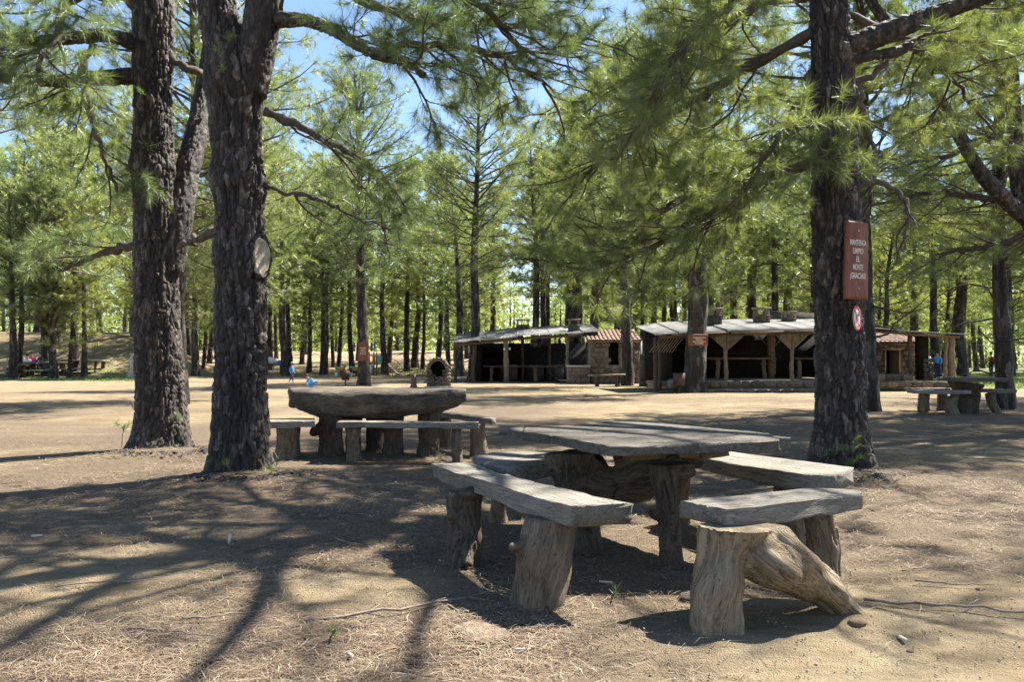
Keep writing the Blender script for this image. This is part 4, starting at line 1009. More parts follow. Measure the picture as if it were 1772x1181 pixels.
# ------------------------------------------------------------------ stone work
STONES = []
def stone_meshes():
    base = bpy.data.meshes.new('s'); import bmesh
    for k in range(6):
        bm = bmesh.new(); bmesh.ops.create_cube(bm, size=1.0); bmesh.ops.subdivide_edges(bm, edges=bm.edges[:], cuts=1, use_grid_fill=True)
        r = random.Random(k)
        for v in bm.verts:
            f = 1 - .16 * (sum(abs(c) > .4 for c in v.co) - 1); v.co = v.co * f + Vector((r.uniform(-.05, .05), r.uniform(-.06, .06), r.uniform(-.06, .06)))
        for nm, m in (('stone', M['stone']), ('dark', M['darkstone'])):
            me = bpy.data.meshes.new('stone'); bm.to_mesh(me); me.materials.append(m)
            me.polygons.foreach_set('use_smooth', np.ones(len(me.polygons), bool)); STONES.append((nm, me))
        bm.free()
def stone_face(parent, x0, x1, z0, z1, y, sw, sh, seed, kind='stone', depth=.14, along='x', skip=None, fn=None):
    """single stones laid in rough courses on a wall face that looks to -Y (or along y)"""
    rng = random.Random(seed); ms = [m for k, m in STONES if k == kind]
    rows = max(1, round((z1 - z0) / sh)); hh = (z1 - z0) / rows
    for r in range(rows):
        x = x0 - rng.uniform(0, sw * .4)
        while x < x1:
            w = sw * rng.uniform(.65, 1.35); a, b = max(x, x0), min(x + w, x1); x += w
            if b - a < sw * .22: continue
            zc = z0 + (r + .5) * hh
            if skip and skip((a + b) / 2, zc): continue
            o = obj('stone', rng.choice(ms), parent)
            o.scale = ((b - a) * 1.02, depth * rng.uniform(.9, 1.2), hh * rng.uniform(.9, 1.05))
            yy = y + rng.uniform(-.015, .015)
            if along == 'x': o.location = ((a + b) / 2, yy, zc)
            else: o.location = (yy, (a + b) / 2, zc); o.rotation_euler = (0, 0, math.pi / 2)
            o.rotation_euler[1] = rng.uniform(-.06, .06) if along == 'x' else 0
            if fn: fn(o)

def box_obj(name, parent, c, size, m, rz=0, rx=0, ry=0, **pr):
    mb = MB(); mb.box((0, 0, 0), size, rz, rx, ry); o = obj(name, mb.mesh(name, [m]), parent, c)
    for k, v in pr.items(): o[k] = v
    return o
def log_post(parent, x, y, z0, z1, r, seed, name='post', m=None, bend=.03):
    rng = np.random.default_rng(seed); n = 12; z = np.linspace(z0, z1, n)
    P = np.stack([x + np.cumsum(rng.normal(0, bend / 3, n)), y + np.cumsum(rng.normal(0, bend / 3, n)), z], 1)
    mb = MB(); mb.tube(P, r * (1 + .12 * rng.normal(size=n)), 10); return obj(name, mb.mesh(name, [m or M['post']], True), parent)
def roof_sheet(parent, x0, x1, yf, yb, zf0, zf1, zb0, zb1, m, th=.012, name='roof_sheet'):
    """one corrugated sheet falling from the back (yb) to the front eave (yf)"""
    n = int((x1 - x0) / .076 * 4) + 1; u = np.linspace(0, 1, n); x = x0 + (x1 - x0) * u; w = .014 * np.cos((x - x0) * 2 * math.pi / .076)
    rows = []
    for f in (0, .5, 1):
        zf = zf0 * (1 - u) + zf1 * u; zb = zb0 * (1 - u) + zb1 * u
        rows.append(np.stack([x, np.full(n, yf + (yb - yf) * f), zf + (zb - zf) * f + w], 1))
    V = np.concatenate(rows + [r - [0, 0, th] for r in rows]); Q = []
    i = np.arange(n - 1)
    for b in (0, 3):
        for k in range(2): Q.append(np.stack([(b + k) * n + i, (b + k) * n + i + 1, (b + k + 1) * n + i + 1, (b + k + 1) * n + i], 1))
    Q.append(np.stack([i, 3 * n + i, 3 * n + i + 1, i + 1], 1)); Q.append(np.stack([2 * n + i, 2 * n + i + 1, 5 * n + i + 1, 5 * n + i], 1))
    return obj(name, mesh_np(name, V, np.concatenate(Q), [m]), parent)
def tile_roof(parent, x0, x1, yf, yb, zf, zb, pitch=.21):
    mb = MB(); x = x0; rows = 5
    a = np.linspace(0, math.pi, 7)
    while x < x1:
        for r in range(rows):
            f0, f1 = r / rows, (r + 1.12) / rows
            P = []
            for f, rr in ((f0, .105), (f1, .085)):
                for q in a: P.append([x + pitch / 2 + math.cos(q) * rr, yf + (yb - yf) * f, zf + (zb - zf) * f + .03 + math.sin(q) * rr * .8 + .012 * (f == f0)])
            P = np.array(P) + RNG.normal(0, .004, (14, 3)); k = np.arange(6)
            mb.add(P, np.stack([k, k + 1, k + 8, k + 7], 1))
        x += pitch
    mb2 = MB(); L = math.hypot(yb - yf, zb - zf)
    mb.box(((x0 + x1) / 2, (yf + yb) / 2, (zf + zb) / 2), (x1 - x0, L, .04), 0, math.atan2(zb - zf, yb - yf))
    o = obj('roof_tiles', mb.mesh('roof_tiles', [M['tile']], True), parent); o['kind'] = 'stuff'; return o
def chimney(parent, x, y, z0, w, h, m=None):
    mb = MB(); n = int(h * .62 / .11)
    for k in range(n): mb.box((0, 0, (k + .5) * .11), (w * (1 + .05 * (k % 2)), w * (1 - .04 * (k % 2)), .104))
    o = obj('chimney', mb.mesh('chimney', [m or M['darkstone']]), parent, (x, y, z0)); z = n * .11
    m2 = MB()
    for a in (-1, 1):
        for b in (-1, 1): m2.box((a * w * .4, b * w * .4, z + .12), (.08, .08, .24))
    m2.box((0, 0, z + .265), (w * 1.15, w * 1.15, .06)); obj('chimney_cap', m2.mesh('chimney_cap', [M['mortar']]), o)
def rough_table(label, x, y, z, L, rz=0, m=None, wd=.7, ht=.85, name='wooden_table'):
    t = thing(name, label, 'table', (x, y, z), rz)
    box_obj('tabletop', t, (0, 0, ht - .03), (L, wd, .07), m or M['beam'])
    for sx in (-1, 1): log_post(t, sx * L * .36, 0, -.02, ht - .065, .09, int(abs(x * 10)) + sx + 3, 'leg', M['stump'])
    return t

def shelters():
    D = 45.2; k = D / FPX
    X = lambda px, d=D: (px - 886) * d / FPX
    Z = lambda py, d=D: EYE - (py - HORIZ) * d / FPX
    g = gz(X(930), D)
    # ---- long open shed in the middle
    t = thing('open_shed', 'long low open-fronted log shed with a pale corrugated roof and black interior', 'shed', (0, 0, 0))
    depth = 5.0
    xl, xr = X(783), X(1035)
    nS = 9; xs = np.linspace(xl, xr, nS + 1)
    eave = lambda x: np.interp(x, [xl, X(850), X(905), X(1035)], [Z(594), Z(588), Z(582), Z(575)])
    for i in range(nS):
        a, b = xs[i], xs[i + 1] + .05; old = i < 3
        j = RNG.uniform(-.03, .03)
        roof_sheet(t, a, b, D - .9 + RNG.uniform(-.06, .06), D + depth, eave(a) + j, eave(b) + j, eave(a) + .62 + j, eave(b) + .62 + j, M['rustyzinc'] if old else M['zinc'])
    for a, b in ((xl + .1, X(905)), (X(905), xr - .2)):
        mb = MB(); p = np.array([[a, D - .55, eave(a) - .13], [(a + b) / 2, D - .55, eave((a + b) / 2) - .12], [b, D - .55, eave(b) - .13]]); mb.tube(p, [.075] * 3, 8); obj('beam', mb.mesh('beam', [M['beam']], True), t)
    for i, (px, r, dd) in enumerate(((877, .13, -.5), (983, .115, -.5), (820, .11, 0), (789, .085, -.2), (955, .08, 2.5), (905, .08, 2.5))):
        log_post(t, X(px), D + dd, g - .1, eave(X(px)) - .12, r, 300 + i, m=M['post'] if i < 2 else M['stump_dark'])
    # back and side walls, near black
    zt = float(eave(X(930))) + .25
    wl, wr = X(828), X(1019)
    zw = Z(596, D + depth - .4)
    box_obj('back_wall', t, ((wl + wr) / 2 + .2, D + depth - .35, g + (zw - g) / 2), (wr - wl + 1.6, .3, zw - g + .1), M['near_black'])
    box_obj('side_wall', t, (wl - .05, D + 2.6, g + .95), (.25, 4.4, 1.95), M['near_black'])
    box_obj('floor', t, ((wl + wr) / 2, D + 2.4, g + .02), (wr - wl, 4.2, .06), M['near_black'])
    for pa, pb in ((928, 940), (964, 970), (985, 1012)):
        box_obj('wall_pier', t, (X((pa + pb) / 2, D + depth), D + depth - .35, zw + .12), ((pb - pa) * k * .5, .28, .4), M['near_black'])
    # grill hearths along the back
    for px in (880, 925, 960):
        h = box_obj('hearth', t, (X(px, D + 4), D + depth - 1.0, g + .45), (1.0, .9, .9), M['darkstone'])
    box_obj('hearth_wall', t, (X(868, D + 5), D + depth + .2, Z(573, D + 5) - .25), (2.5, .35, .7), M['darkstone'], 0, 0, -.13)
    chimney(t, X(905, D + 3), D + 3.4, Z(579, D + 3), .72, 1.05)
    chimney(t, X(993, D + .8), D + .8, Z(577, D + 1) - .1, .58, 1.0, M['mortar_dark'])
    for px in (873, 882):
        mb = MB(); mb.tube(np.array([[0, 0, 0], [0, -.05, .1]]), [.055, .05], 8); obj('lamp_cup', mb.mesh('lamp_cup', [M['white']], True), t, (X(px), D - .68, Z(606)))
    rough_table('long brown table at the dim end of the long open shed', X(888), D + 1.0, g, 3.2)
    rough_table('brown table by the tiled hut inside the long open shed', X(958), D + .6, g, 2.5)
    # ---- stone hut with the clay tile roof
    Dh = 43.5; g2 = gz(X(1060, Dh), Dh); x0, x1 = X(1021, Dh), X(1107, Dh)
    t = thing('stone_hut', 'small brown stone hut with orange clay tiles between the two open sheds', 'hut', (0, 0, 0))
    zt = Z(592, Dh); dx0, dx1 = X(1053, Dh), X(1073, Dh); dz = Z(634, Dh)
    box_obj('wall', t, ((x0 + dx0) / 2, Dh + 1.2, (g2 + zt) / 2), (dx0 - x0, 2.4, zt - g2 + .1), M['mortar'])
    box_obj('wall', t, ((x1 + dx1) / 2, Dh + 1.2, (g2 + zt) / 2), (x1 - dx1, 2.4, zt - g2 + .1), M['mortar'])
    box_obj('wall', t, ((dx0 + dx1) / 2, Dh + 1.2, (g2 + dz) / 2), (dx1 - dx0 - .004, 2.38, dz - g2 + .1), M['mortar'])
    box_obj('opening_shade', t, ((dx0 + dx1) / 2, Dh + 1.6, (dz + zt) / 2), (dx1 - dx0 - .004, 1.5, zt - dz), M['near_black'])  # near-black block paints the shade inside the opening
    stone_face(t, x0, x1, g2, zt, Dh - .02, .36, .25, 12, skip=lambda x, z: dx0 - .05 < x < dx1 + .05 and z > dz)
    box_obj('lit_corner_strip', t, (x1 + .05, Dh - .03, (g2 + zt) / 2 + .3), (.10, .2, zt - g2 - .5), M['render'])  # pale strip puts the sunlit right edge of the wall into colour
    box_obj('low_wall', t, (x0 - .62, Dh - .3, g2 + .42), (1.1, .4, .85), M['mortar'])
    box_obj('low_wall_cap', t, (x0 - .62, Dh - .32, g2 + .885), (1.2, .5, .07), M['render'])
    stone_face(t, x0 - 1.15, x0 - .08, g2, g2 + .85, Dh - .5, .36, .28, 14)
    tile_roof(t, x0 - .15, x1 + .06, Dh - .25, Dh + 2.4, zt, zt + .6)
    # bench in front
    xb, yb = X(1050, 40), 40.0
    b = thing('log_bench', 'low plank bench on two stumps in front of the tiled stone hut', 'bench', (xb, yb, gz(xb, yb)))
    put = box_obj('seat', b, (0, 0, .53), (1.7, .34, .07), M['plank_x'], 0, 0, -.03)
    log_post(b, -.45, 0, -.05, .5, .13, 7, 'leg', M['stump_dark']); log_post(b, .55, 0, -.05, .5, .13, 8, 'leg', M['stump_dark'])
    # ---- right shelter, front face about 34 m off
    D2 = 34.5; g3 = gz(X(1300, D2), D2)
    t = thing('open_shelter', 'wide open shelter with pale corrugated roof, slatted V brackets and stone kerb', 'shed', (0, 0, 0))
    floor = Z(657, D2 - .5)
    xl, xr = X(1126, D2), X(1492, D2)
    ev = lambda x: np.interp(x, [xl, X(1190, D2), X(1330, D2), X(1420, D2), xr], [Z(580, D2), Z(576, D2), Z(571.5, D2), Z(571, D2), Z(571, D2)])
    nS = 9; xs = np.linspace(xl, xr, nS + 1)
    for i in range(nS):
        a, b_ = xs[i], xs[i + 1] + .05; j = RNG.uniform(-.02, .02); inset = .9 if i == 0 else 0
        roof_sheet(t, a, b_, D2 - 1.0 + RNG.uniform(-.05, .05), D2 + 4.5, ev(a) + j, ev(b_) + j, ev(a) + .62 + (.0 if i else -.1) + j, ev(b_) + .62 + j, M['zinc'])
    for a, b_ in ((xl + .3, X(1245, D2)), (X(1245, D2), X(1370, D2)), (X(1370, D2), xr)):
        mb = MB(); mb.tube(np.array([[a, D2 - .4, ev(a) - .12], [b_, D2 - .4, ev(b_) - .12]]), [.07, .07], 8); obj('beam', mb.mesh('beam', [M['beam']], True), t)
    # wooden fascia boards under the eave
    for a, b_, dz_ in ((1155, 1250, .07), (1255, 1345, .09), (1345, 1410, .08)):
        za, zb_ = ev(X(a, D2)) - dz_, ev(X(b_, D2)) - dz_
        box_obj('fascia_board', t, ((X(a, D2) + X(b_, D2)) / 2, D2 - .95, (za + zb_) / 2), (X(b_, D2) - X(a, D2), .12, .06), M['post'], 0, 0, -math.atan2(zb_ - za, X(b_, D2) - X(a, D2)))
    for i, px in enumerate((1252, 1363, 1472)):
        x = X(px, D2); z1 = float(ev(x)) - .12; zj = Z(606, D2)
        log_post(t, x, D2 - .5, floor - .1, zj + .05, .085, 400 + i)
        # V bracket of parallel slats
        mb = MB(); hw = 31 * D2 / FPX
        for s_ in (-1, 1):
            for q in range(7):
                f = q / 6.0; lx = hw * (1 - f * .86)
                a = np.array([x + s_ * lx, D2 - .52 - .0 * q, z1]); b_ = np.array([x + s_ * .012, D2 - .52, z1 - (z1 - zj) * (1 - f * .8)])
                c = (a + b_) / 2; dv = b_ - a; Ls = np.linalg.norm(dv)
                mb.box(c, (Ls, .03, .055), 0, 0, -math.atan2(dv[2], dv[0]))
        o = obj('slatted_bracket', mb.mesh('slatted_bracket', [M['post']]), t); o['kind'] = 'stuff'
    log_post(t, X(1335, D2 + 1.5), D2 + 1.5, floor - .1, float(ev(X(1335, D2))) - .02, .16, 410, m=M['beam'])
    for s_ in (-1, 1):
        mb = MB(); x = X(1335, D2 + 1.5); mb.tube(np.array([[x, D2 + 1.5, Z(603, D2)], [x + s_ * .55, D2 + 1.5, Z(581, D2)]]), [.035, .035], 6); obj('brace', mb.mesh('brace', [M['beam']]), t)
    # left diagonal lattice end
    mb = MB()
    for q in range(9):
        x0_ = X(1130, D2) + q * .11; mb.box((x0_ + .12, D2 - .3, Z(593, D2)), (.035, .03, 1.0), 0, 0, math.radians(38))
    o = obj('slatted_panel', mb.mesh('slatted_panel', [M['post']]), t); o['kind'] = 'stuff'
    for i, px in enumerate((1134, 1148)): log_post(t, X(px, D2), D2 - .2 + i * 1.2, g3 - .1, float(ev(X(px, D2))) - .1, .075, 420 + i, m=M['stump_dark'])
    box_obj('back_wall', t, ((X(1165, D2) + X(1500, D2)) / 2, D2 + 4.2, (floor + Z(572, D2 + 4)) / 2), (X(1500, D2) - X(1165, D2) + 1.0, .3, Z(572, D2 + 4) - floor + .3), M['near_black'])
    box_obj('side_wall', t, (X(1166, D2), D2 + 2.6, floor + .85), (.25, 3.2, 1.9), M['near_black'])
    box_obj('side_wall', t, (X(1500, D2), D2 + 2.6, floor + .85), (.25, 3.2, 1.9), M['near_black'])
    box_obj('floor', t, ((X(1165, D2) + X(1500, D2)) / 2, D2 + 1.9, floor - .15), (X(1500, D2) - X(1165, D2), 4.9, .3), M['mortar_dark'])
    for px, d_, w, h, zz in ((1234, D2 + 2.2, .62, 1.05, 563), (1318, D2 + 2.6, .58, .9, 562), (1365, D2 + 3.2, .5, .85, 563)):
        chimney(t, X(px, d_), d_, Z(zz, d_) - .12, w, h)
    box_obj('parapet', t, (X(1378, D2 + 4), D2 + 4.6, Z(552, D2 + 4.6)), (2.6, .3, .62), M['darkstone'], 0, 0, .06)
    box_obj('parapet', t, (X(1290, D2 + 4), D2 + 4.8, Z(560, D2 + 4.8)), (2.3, .3, .4), M['darkstone'])
    # kerb wall of single stones: upper step and lower step
    for (pa, pb, za, zb_, dy, sd) in ((1160, 1415, Z(672, 33.4), Z(658, 33.4), 33.5, 61), (1195, 1415, Z(682, 33.0), Z(672.5, 33.0), 32.75, 62)):
        a, b_ = X(pa, dy), X(pb, dy)
        box_obj('step', t, ((a + b_) / 2, dy + .45, (za + zb_) / 2 - .03), (b_ - a, .8, zb_ - za), M['mortar']); stone_face(t, a, b_, za, zb_ - .02, dy + .04, .42, zb_ - za, sd, depth=.12)
    rough_table('long brown plank table under the V-bracket shelter', X(1283, 35.5), 35.6, floor, 2.7, name='wooden_table')
    rough_table('brown table behind the board-carrying pine, under the V-bracket shelter', X(1415, 35.5), 35.6, floor, 1.9, name='wooden_table')
    # ---- annex with slate-dark roof and the second tiled hut
    t = thing('open_annex', 'low dark-roofed lean-to on rough logs at the right end of the shelter', 'shed', (0, 0, 0))
    D3 = 36.0; xa, xb_ = X(1495, D3), X(1652, D3); xs = np.linspace(xa, xb_, 6)
    ev2 = lambda x: np.interp(x, [xa, X(1560, D3), xb_], [Z(569, D3), Z(575, D3), Z(580, D3)])
    for i in range(5):
        a, b_ = xs[i], xs[i + 1] + .05; roof_sheet(t, a, b_, D3 - 1.0, D3 + 2.6, ev2(a), ev2(b_), ev2(a) + .18, ev2(b_) + .18, M['rustyzinc'])
    mb = MB(); mb.tube(np.array([[xa, D3 - .6, ev2(xa) - .1], [X(1560, D3), D3 - .6, ev2(X(1560, D3)) - .1], [xb_ - .1, D3 - .6, ev2(xb_) - .1]]), [.06] * 3, 8); obj('beam', mb.mesh('beam', [M['beam']], True), t)
    fl2 = Z(652, D3)
    for i, (px, r) in enumerate(((1564, .09), (1623, .08), (1641, .16))): log_post(t, X(px, D3), D3 - .4, fl2 - .3, float(ev2(X(px, D3))) - .08, r, 430 + i, m=M['stump_dark'] if i == 0 else M['post'], bend=.08)
    box_obj('pillar', t, (X(1597, D3), D3 + .1, (fl2 + Z(580, D3)) / 2), (.38, .4, Z(580, D3) - fl2 + .3), M['near_black'])
    stone_face(t, X(1592, D3), X(1612, D3), fl2 - .2, Z(620, D3), D3 - .25, .26, .2, 66, 'dark')
    for (pa, pb, py0, py1, dy, sd) in ((1508, 1578, 660, 647, 34.6, 67), (1512, 1682, 671, 659, 34.0, 68)):
        a, b_ = X(pa, dy), X(pb, dy); box_obj('step', t, ((a + b_) / 2, dy + .5, (Z(py0, dy) + Z(py1, dy)) / 2 - .02), (b_ - a, .9, Z(py1, dy) - Z(py0, dy)), M['mortar_dark'])
        stone_face(t, a, b_, Z(py0, dy) - .02, Z(py1, dy) - .02, dy + .04, .5, Z(py1, dy) - Z(py0, dy), sd, depth=.12)
    Dk = 38.5; x0, x1 = X(1500, Dk), X(1591, Dk); gk = Z(652, Dk)
    t = thing('stone_hut', 'stone hut with faded tiles and a pale-framed dark doorway under the lean-to', 'hut', (0, 0, 0))
    zt = Z(597, Dk); dx0, dx1 = X(1531, Dk), X(1554, Dk); dz0, dz1 = Z(645, Dk), Z(606, Dk)
    box_obj('wall', t, ((x0 + dx0) / 2, Dk + 1, (gk + zt) / 2 - .1), (dx0 - x0, 2, zt - gk + .2), M['mortar'])
    box_obj('wall', t, ((x1 + dx1) / 2, Dk + 1, (gk + zt) / 2 - .1), (x1 - dx1, 2, zt - gk + .2), M['mortar'])
    box_obj('lintel_wall', t, ((dx0 + dx1) / 2, Dk + 1, (dz1 + zt) / 2), (dx1 - dx0 - .004, 1.98, zt - dz1), M['mortar'])
    box_obj('room_shade', t, ((dx0 + dx1) / 2, Dk + 1.4, (gk + dz1) / 2), (dx1 - dx0 - .004, 1, dz1 - gk), M['near_black'])  # solid near-black block stands for the shade behind the doorway
    for nm, c, sz in (('door_frame', (dx0 - .02, Dk - .06, (dz0 + dz1) / 2), (.07, .1, dz1 - dz0)), ('door_frame', (dx1 + .02, Dk - .06, (dz0 + dz1) / 2), (.07, .1, dz1 - dz0)), ('door_frame', ((dx0 + dx1) / 2 - .04, Dk - .06, dz1 + .035), (dx1 - dx0 + .3, .1, .07))):
        box_obj(nm, t, c, sz, M['beampale'])
    stone_face(t, x0, x1, gk, zt, Dk - .02, .34, .24, 70, skip=lambda x, z: (dx0 - .06 < x < dx1 + .06 and z < dz1 + .05) or x < X(1520, Dk) and z > Z(620, Dk))
    tile_roof(t, x0, x1, Dk - .3, Dk + 2.2, zt, zt + .55)
    # dark wall and steps between the hut and the shelter
    Dw = 40; t = thing('stone_wall', 'dark dry stone wall and steps between the tiled hut and the V-bracket shelter', 'wall', (0, 0, 0))
    a, b_ = X(1109, Dw), X(1170, Dw); gw = gz(a, Dw)
    box_obj('core', t, ((a + b_) / 2, Dw + .4, gw + .75), (b_ - a, .5, 1.5), M['mortar_dark']); stone_face(t, a, b_, gw, gw + 1.5, Dw + .14, .42, .25, 71, 'dark')
    for i in range(3): box_obj('step', t, ((a + b_) / 2, Dw - .2 - .35 * i, gw + .27 - .13 * i), (1.2, .34, .26), M['mortar'])
M['beampale'] = wood('pale_door_frame', (.3, .2, .12), (.5, .36, .23), (.42, .29, .18), (9, 9, 1.5))

def barbecue():
    d = 38.5; x = (758.5 - 886) * d / FPX; g = gz(x, d)
    t = thing('stone_oven', 'domed stone barbecue oven with an open brick arch beside the long shed', 'oven', (x, d, g))
    w, h = .95, 1.32
    # arch shell
    mb = MB(); n = 16; a = np.linspace(-.15, math.pi + .15, n); V = []
    for yy in (-.42, .45):
        for r in (w / 2, w / 2 - .13):
            for q in a: V.append([math.cos(q) * r, yy, .78 + math.sin(q) * r * 1.15])
    V = np.array(V); i = np.arange(n - 1); Q = np.concatenate([np.stack([i, i + 1, 2 * n + i + 1, 2 * n + i], 1), np.stack([n + i, 3 * n + i, 3 * n + i + 1, n + i + 1], 1), np.stack([i, n + i, n + i + 1, i + 1], 1), np.stack([2 * n + i, 2 * n + i + 1, 3 * n + i + 1, 3 * n + i], 1)])
    mb.add(V, Q); obj('arch', mb.mesh('arch', [M['mortar']]), t)
    box_obj('back', t, (0, .40, .78), (w - .2, .06, .95), M['near_black'])
    for kx in (-1, 1): box_obj('base', t, (kx * (w / 2 - .1), 0, .38), (.2, .84, .76), M['mortar'])
    box_obj('base', t, (0, .02, .24), (w - .4, .8, .48), M['mortar'])
    ms = [m for k, m in STONES if k == 'stone']; rng = random.Random(3)
    for q in np.linspace(.1, math.pi - .1, 9):
        o = obj('stone', rng.choice(ms), t, (math.cos(q) * (w / 2 - .05), -.44, .80 + math.sin(q) * (w / 2 - .05) * 1.15)); o.scale = (.15, .12, .13); o.rotation_euler = (0, -q, 0)
    stone_face(t, -w / 2, w / 2, .0, .5, -.43, .22, .17, 81); stone_face(t, -w / 2, -w / 2 + .22, .5, .8, -.43, .22, .15, 82); stone_face(t, w / 2 - .26, w / 2, .5, .8, -.43, .26, .15, 83)
    stone_face(t, -.42, .42, .05, 1.0, w / 2 - .01, .24, .17, 84, along='y')
    obj('hearth_slab', None, t) if False else box_obj('foot_slab', t, (.1, -.55, .03), (1.3, .4, .07), M['render'])
    # wooden seat next to it
    d = 38.0; x = (716 - 886) * d / FPX; g = gz(x, d)
    b = thing('log_bench', 'small wooden bench with one broad upright plank leg left of the stone oven', 'bench', (x, d, g))
    box_obj('seat', b, (.35, .1, .55), (1.25, .3, .06), M['stump_dark']); mb = MB(); mb.tube(np.array([[0, 0, -.05], [0, 0, .1], [0, 0, .3], [0, 0, .6]]), [.2, .14, .11, .13], 8); obj('leg', mb.mesh('leg', [M['beam']]), b)
    mb = MB(); mb.box((.85, .1, .25), (.1, .25, .55)); obj('leg', mb.mesh('leg', [M['stump_dark']]), b)

def bin_(label, px, py, hpx, wpx):
    x, d = on_ground(px, py); k = d / FPX; h, w = hpx * k, wpx * k
    t = thing('litter_bin', label, 'bin', (x, d, gz(x, d)), .1)
    mb = MB(); v = []; z0, z1 = h * .38, h
    for z, s in ((z0, .86), (z1, 1.0)): v += [[-w / 2 * s, -w / 2 * s, z], [w / 2 * s, -w / 2 * s, z], [w / 2 * s, w / 2 * s, z], [-w / 2 * s, w / 2 * s, z]]
    for z, s in ((z0 + .03, .80), (z1, .93)): v += [[-w / 2 * s, -w / 2 * s, z], [w / 2 * s, -w / 2 * s, z], [w / 2 * s, w / 2 * s, z], [-w / 2 * s, w / 2 * s, z]]
    Q = [[0, 3, 2, 1], [8, 9, 10, 11]] + [[i, (i + 1) % 4, 4 + (i + 1) % 4, 4 + i] for i in range(4)] + [[8 + i, 12 + i, 12 + (i + 1) % 4, 8 + (i + 1) % 4] for i in range(4)] + [[4 + i, 4 + (i + 1) % 4, 12 + (i + 1) % 4, 12 + i] for i in range(4)]
    mb.add(np.array(v), Q); obj('container', mb.mesh('container', [M['bin']]), t)
    mb = MB(); mb.tube(np.array([[0, 0, -.05], [0, 0, z0]]), [.03, .03], 8); obj('post', mb.mesh('post', [M['bin']]), t)
    mb = MB(); mb.box((0, 0, .02), (w * .8, .08, .04)); mb.box((0, 0, .023), (.08, w * .8, .04)); obj('foot', mb.mesh('foot', [M['bin']]), t)
    return t

def playground():
    x, d = on_ground(652, 650); k = d / FPX; g = gz(x, d); S = lambda px: px * k
    t = thing('play_tower', 'playground tower with orange rails, green panel and pinkish slide between far trunks', 'playground', (x, d, g))
    for i, px in enumerate((-13, -8.5, 0, 5)):
        mb = MB(); mb.tube(np.array([[S(px), (i % 2) * .9, -.1], [S(px), (i % 2) * .9, S(38)]]), [.055, .055], 8); o = obj('post', mb.mesh('post', [M['post']]), t)
        mb = MB(); mb.tube(np.array([[S(px), (i % 2) * .9, S(38)], [S(px), (i % 2) * .9, S(40.5)]]), [.07, .03], 8); obj('post_cap', mb.mesh('post_cap', [M['yellow']]), o)
    box_obj('deck', t, (S(-4), .45, S(20)), (S(19), 1.0, .08), M['beam'])
    for dz in (34, 22): box_obj('rail', t, (S(-5), .02, S(dz)), (S(12), .06, .07), M['orange'])
    for i in range(4): box_obj('baluster', t, (S(-7 + i * 1.9), .02, S(28)), (.06, .04, S(12)), M['orange'])
    # green panel: rounded at the slide end
    n = 14; a = np.linspace(-math.pi / 2, math.pi / 2, n); w2, h2 = S(11), S(15)
    pts = [(0, S(20)), ] + [(w2 - h2 * .35 + math.cos(q) * h2 * .35, S(27.5) + math.sin(q) * h2 / 2) for q in a] + [(0, S(35))]
    V = [(px + .06, y, z) for y in (-.06, 0) for px, z in pts]; m_ = len(pts); me = bpy.data.meshes.new('panel')
    me.from_pydata(V, [], [list(range(m_)), list(range(m_, 2 * m_))[::-1]] + [[i, m_ + i, m_ + (i + 1) % m_, (i + 1) % m_] for i in range(m_)]); me.materials.append(M['green']); obj('panel', me, t)
    o = obj('panel', me, t, (0, .85, 0))
    mb = MB(); q = np.array([[S(9), .4, S(21)], [S(15), .4, S(18)], [S(26), .4, S(8)], [S(34), .4, S(2)], [S(39), .4, S(1)]])
    for dy, hh in ((-.25, .16), (.25, .16)):
        p = q + [0, dy, .08]; mb.tube(p, [.05] * 5, 6)
    for i in range(4):
        c = (q[i] + q[i + 1]) / 2; dv = q[i + 1] - q[i]; mb.box(c, (np.linalg.norm(dv) * 1.05, .5, .05), 0, 0, -math.atan2(dv[2], dv[0]))
    obj('slide', mb.mesh('slide', [M['slide']]), t)
    mb = MB(); mb.tube(np.array([[S(-7), -.1, S(20)], [S(-11), -.7, 0]]), [.09, .09], 6); mb.tube(np.array([[S(-7), .4, S(20)], [S(-11), -.2, 0]]), [.06, .06], 6)
    for i in range(5): f = i / 5 + .1; mb.box((S(-7 - 4 * f), -.1 - .6 * f + .25, S(20) * (1 - f)), (.06, .5, .04))
    obj('ladder', mb.mesh('ladder', [M['white']]), t)
    for px, lab in ((591, 'spring rocker with a green fin and white head behind the litter bin'), (617, 'spring rocker with white and green wings just left of the sign-carrying playground pine')):
        x, d = on_ground(px, 652); t = thing('spring_rocker', lab, 'play rocker', (x, d, gz(x, d))); k = d / FPX
        mb = MB(); a = np.linspace(0, 5 * 2 * math.pi, 60); mb.tube(np.stack([.09 * np.cos(a), .09 * np.sin(a), a / a[-1] * .4], 1), [.018] * 60, 5); obj('spring', mb.mesh('spring', [M['black']], True), t)
        mb = MB(); mb.tube(np.array([[-.35, 0, .45], [-.1, 0, .5], [.15, 0, .55], [.3, 0, .85]]), [.06, .15, .13, .07], 10); obj('body', mb.mesh('body', [M['orange']], True), t)
        mb = MB(); mb.tube(np.array([[.25, 0, .85], [.38, 0, .92], [.5, 0, .88]]), [.09, .12, .05], 10); obj('head', mb.mesh('head', [M['white']], True), t)
        mb = MB(); mb.box((-.28, 0, .62), (.4, .05, .16), 0, 0, .3); obj('fin', mb.mesh('fin', [M['green']]), t)
        mb = MB(); mb.box((-.35, 0, .12), (.16, .2, .3)); mb.box((.35, 0, .12), (.16, .2, .3)); obj('foot_rest', mb.mesh('foot_rest', [M['white']]), t)

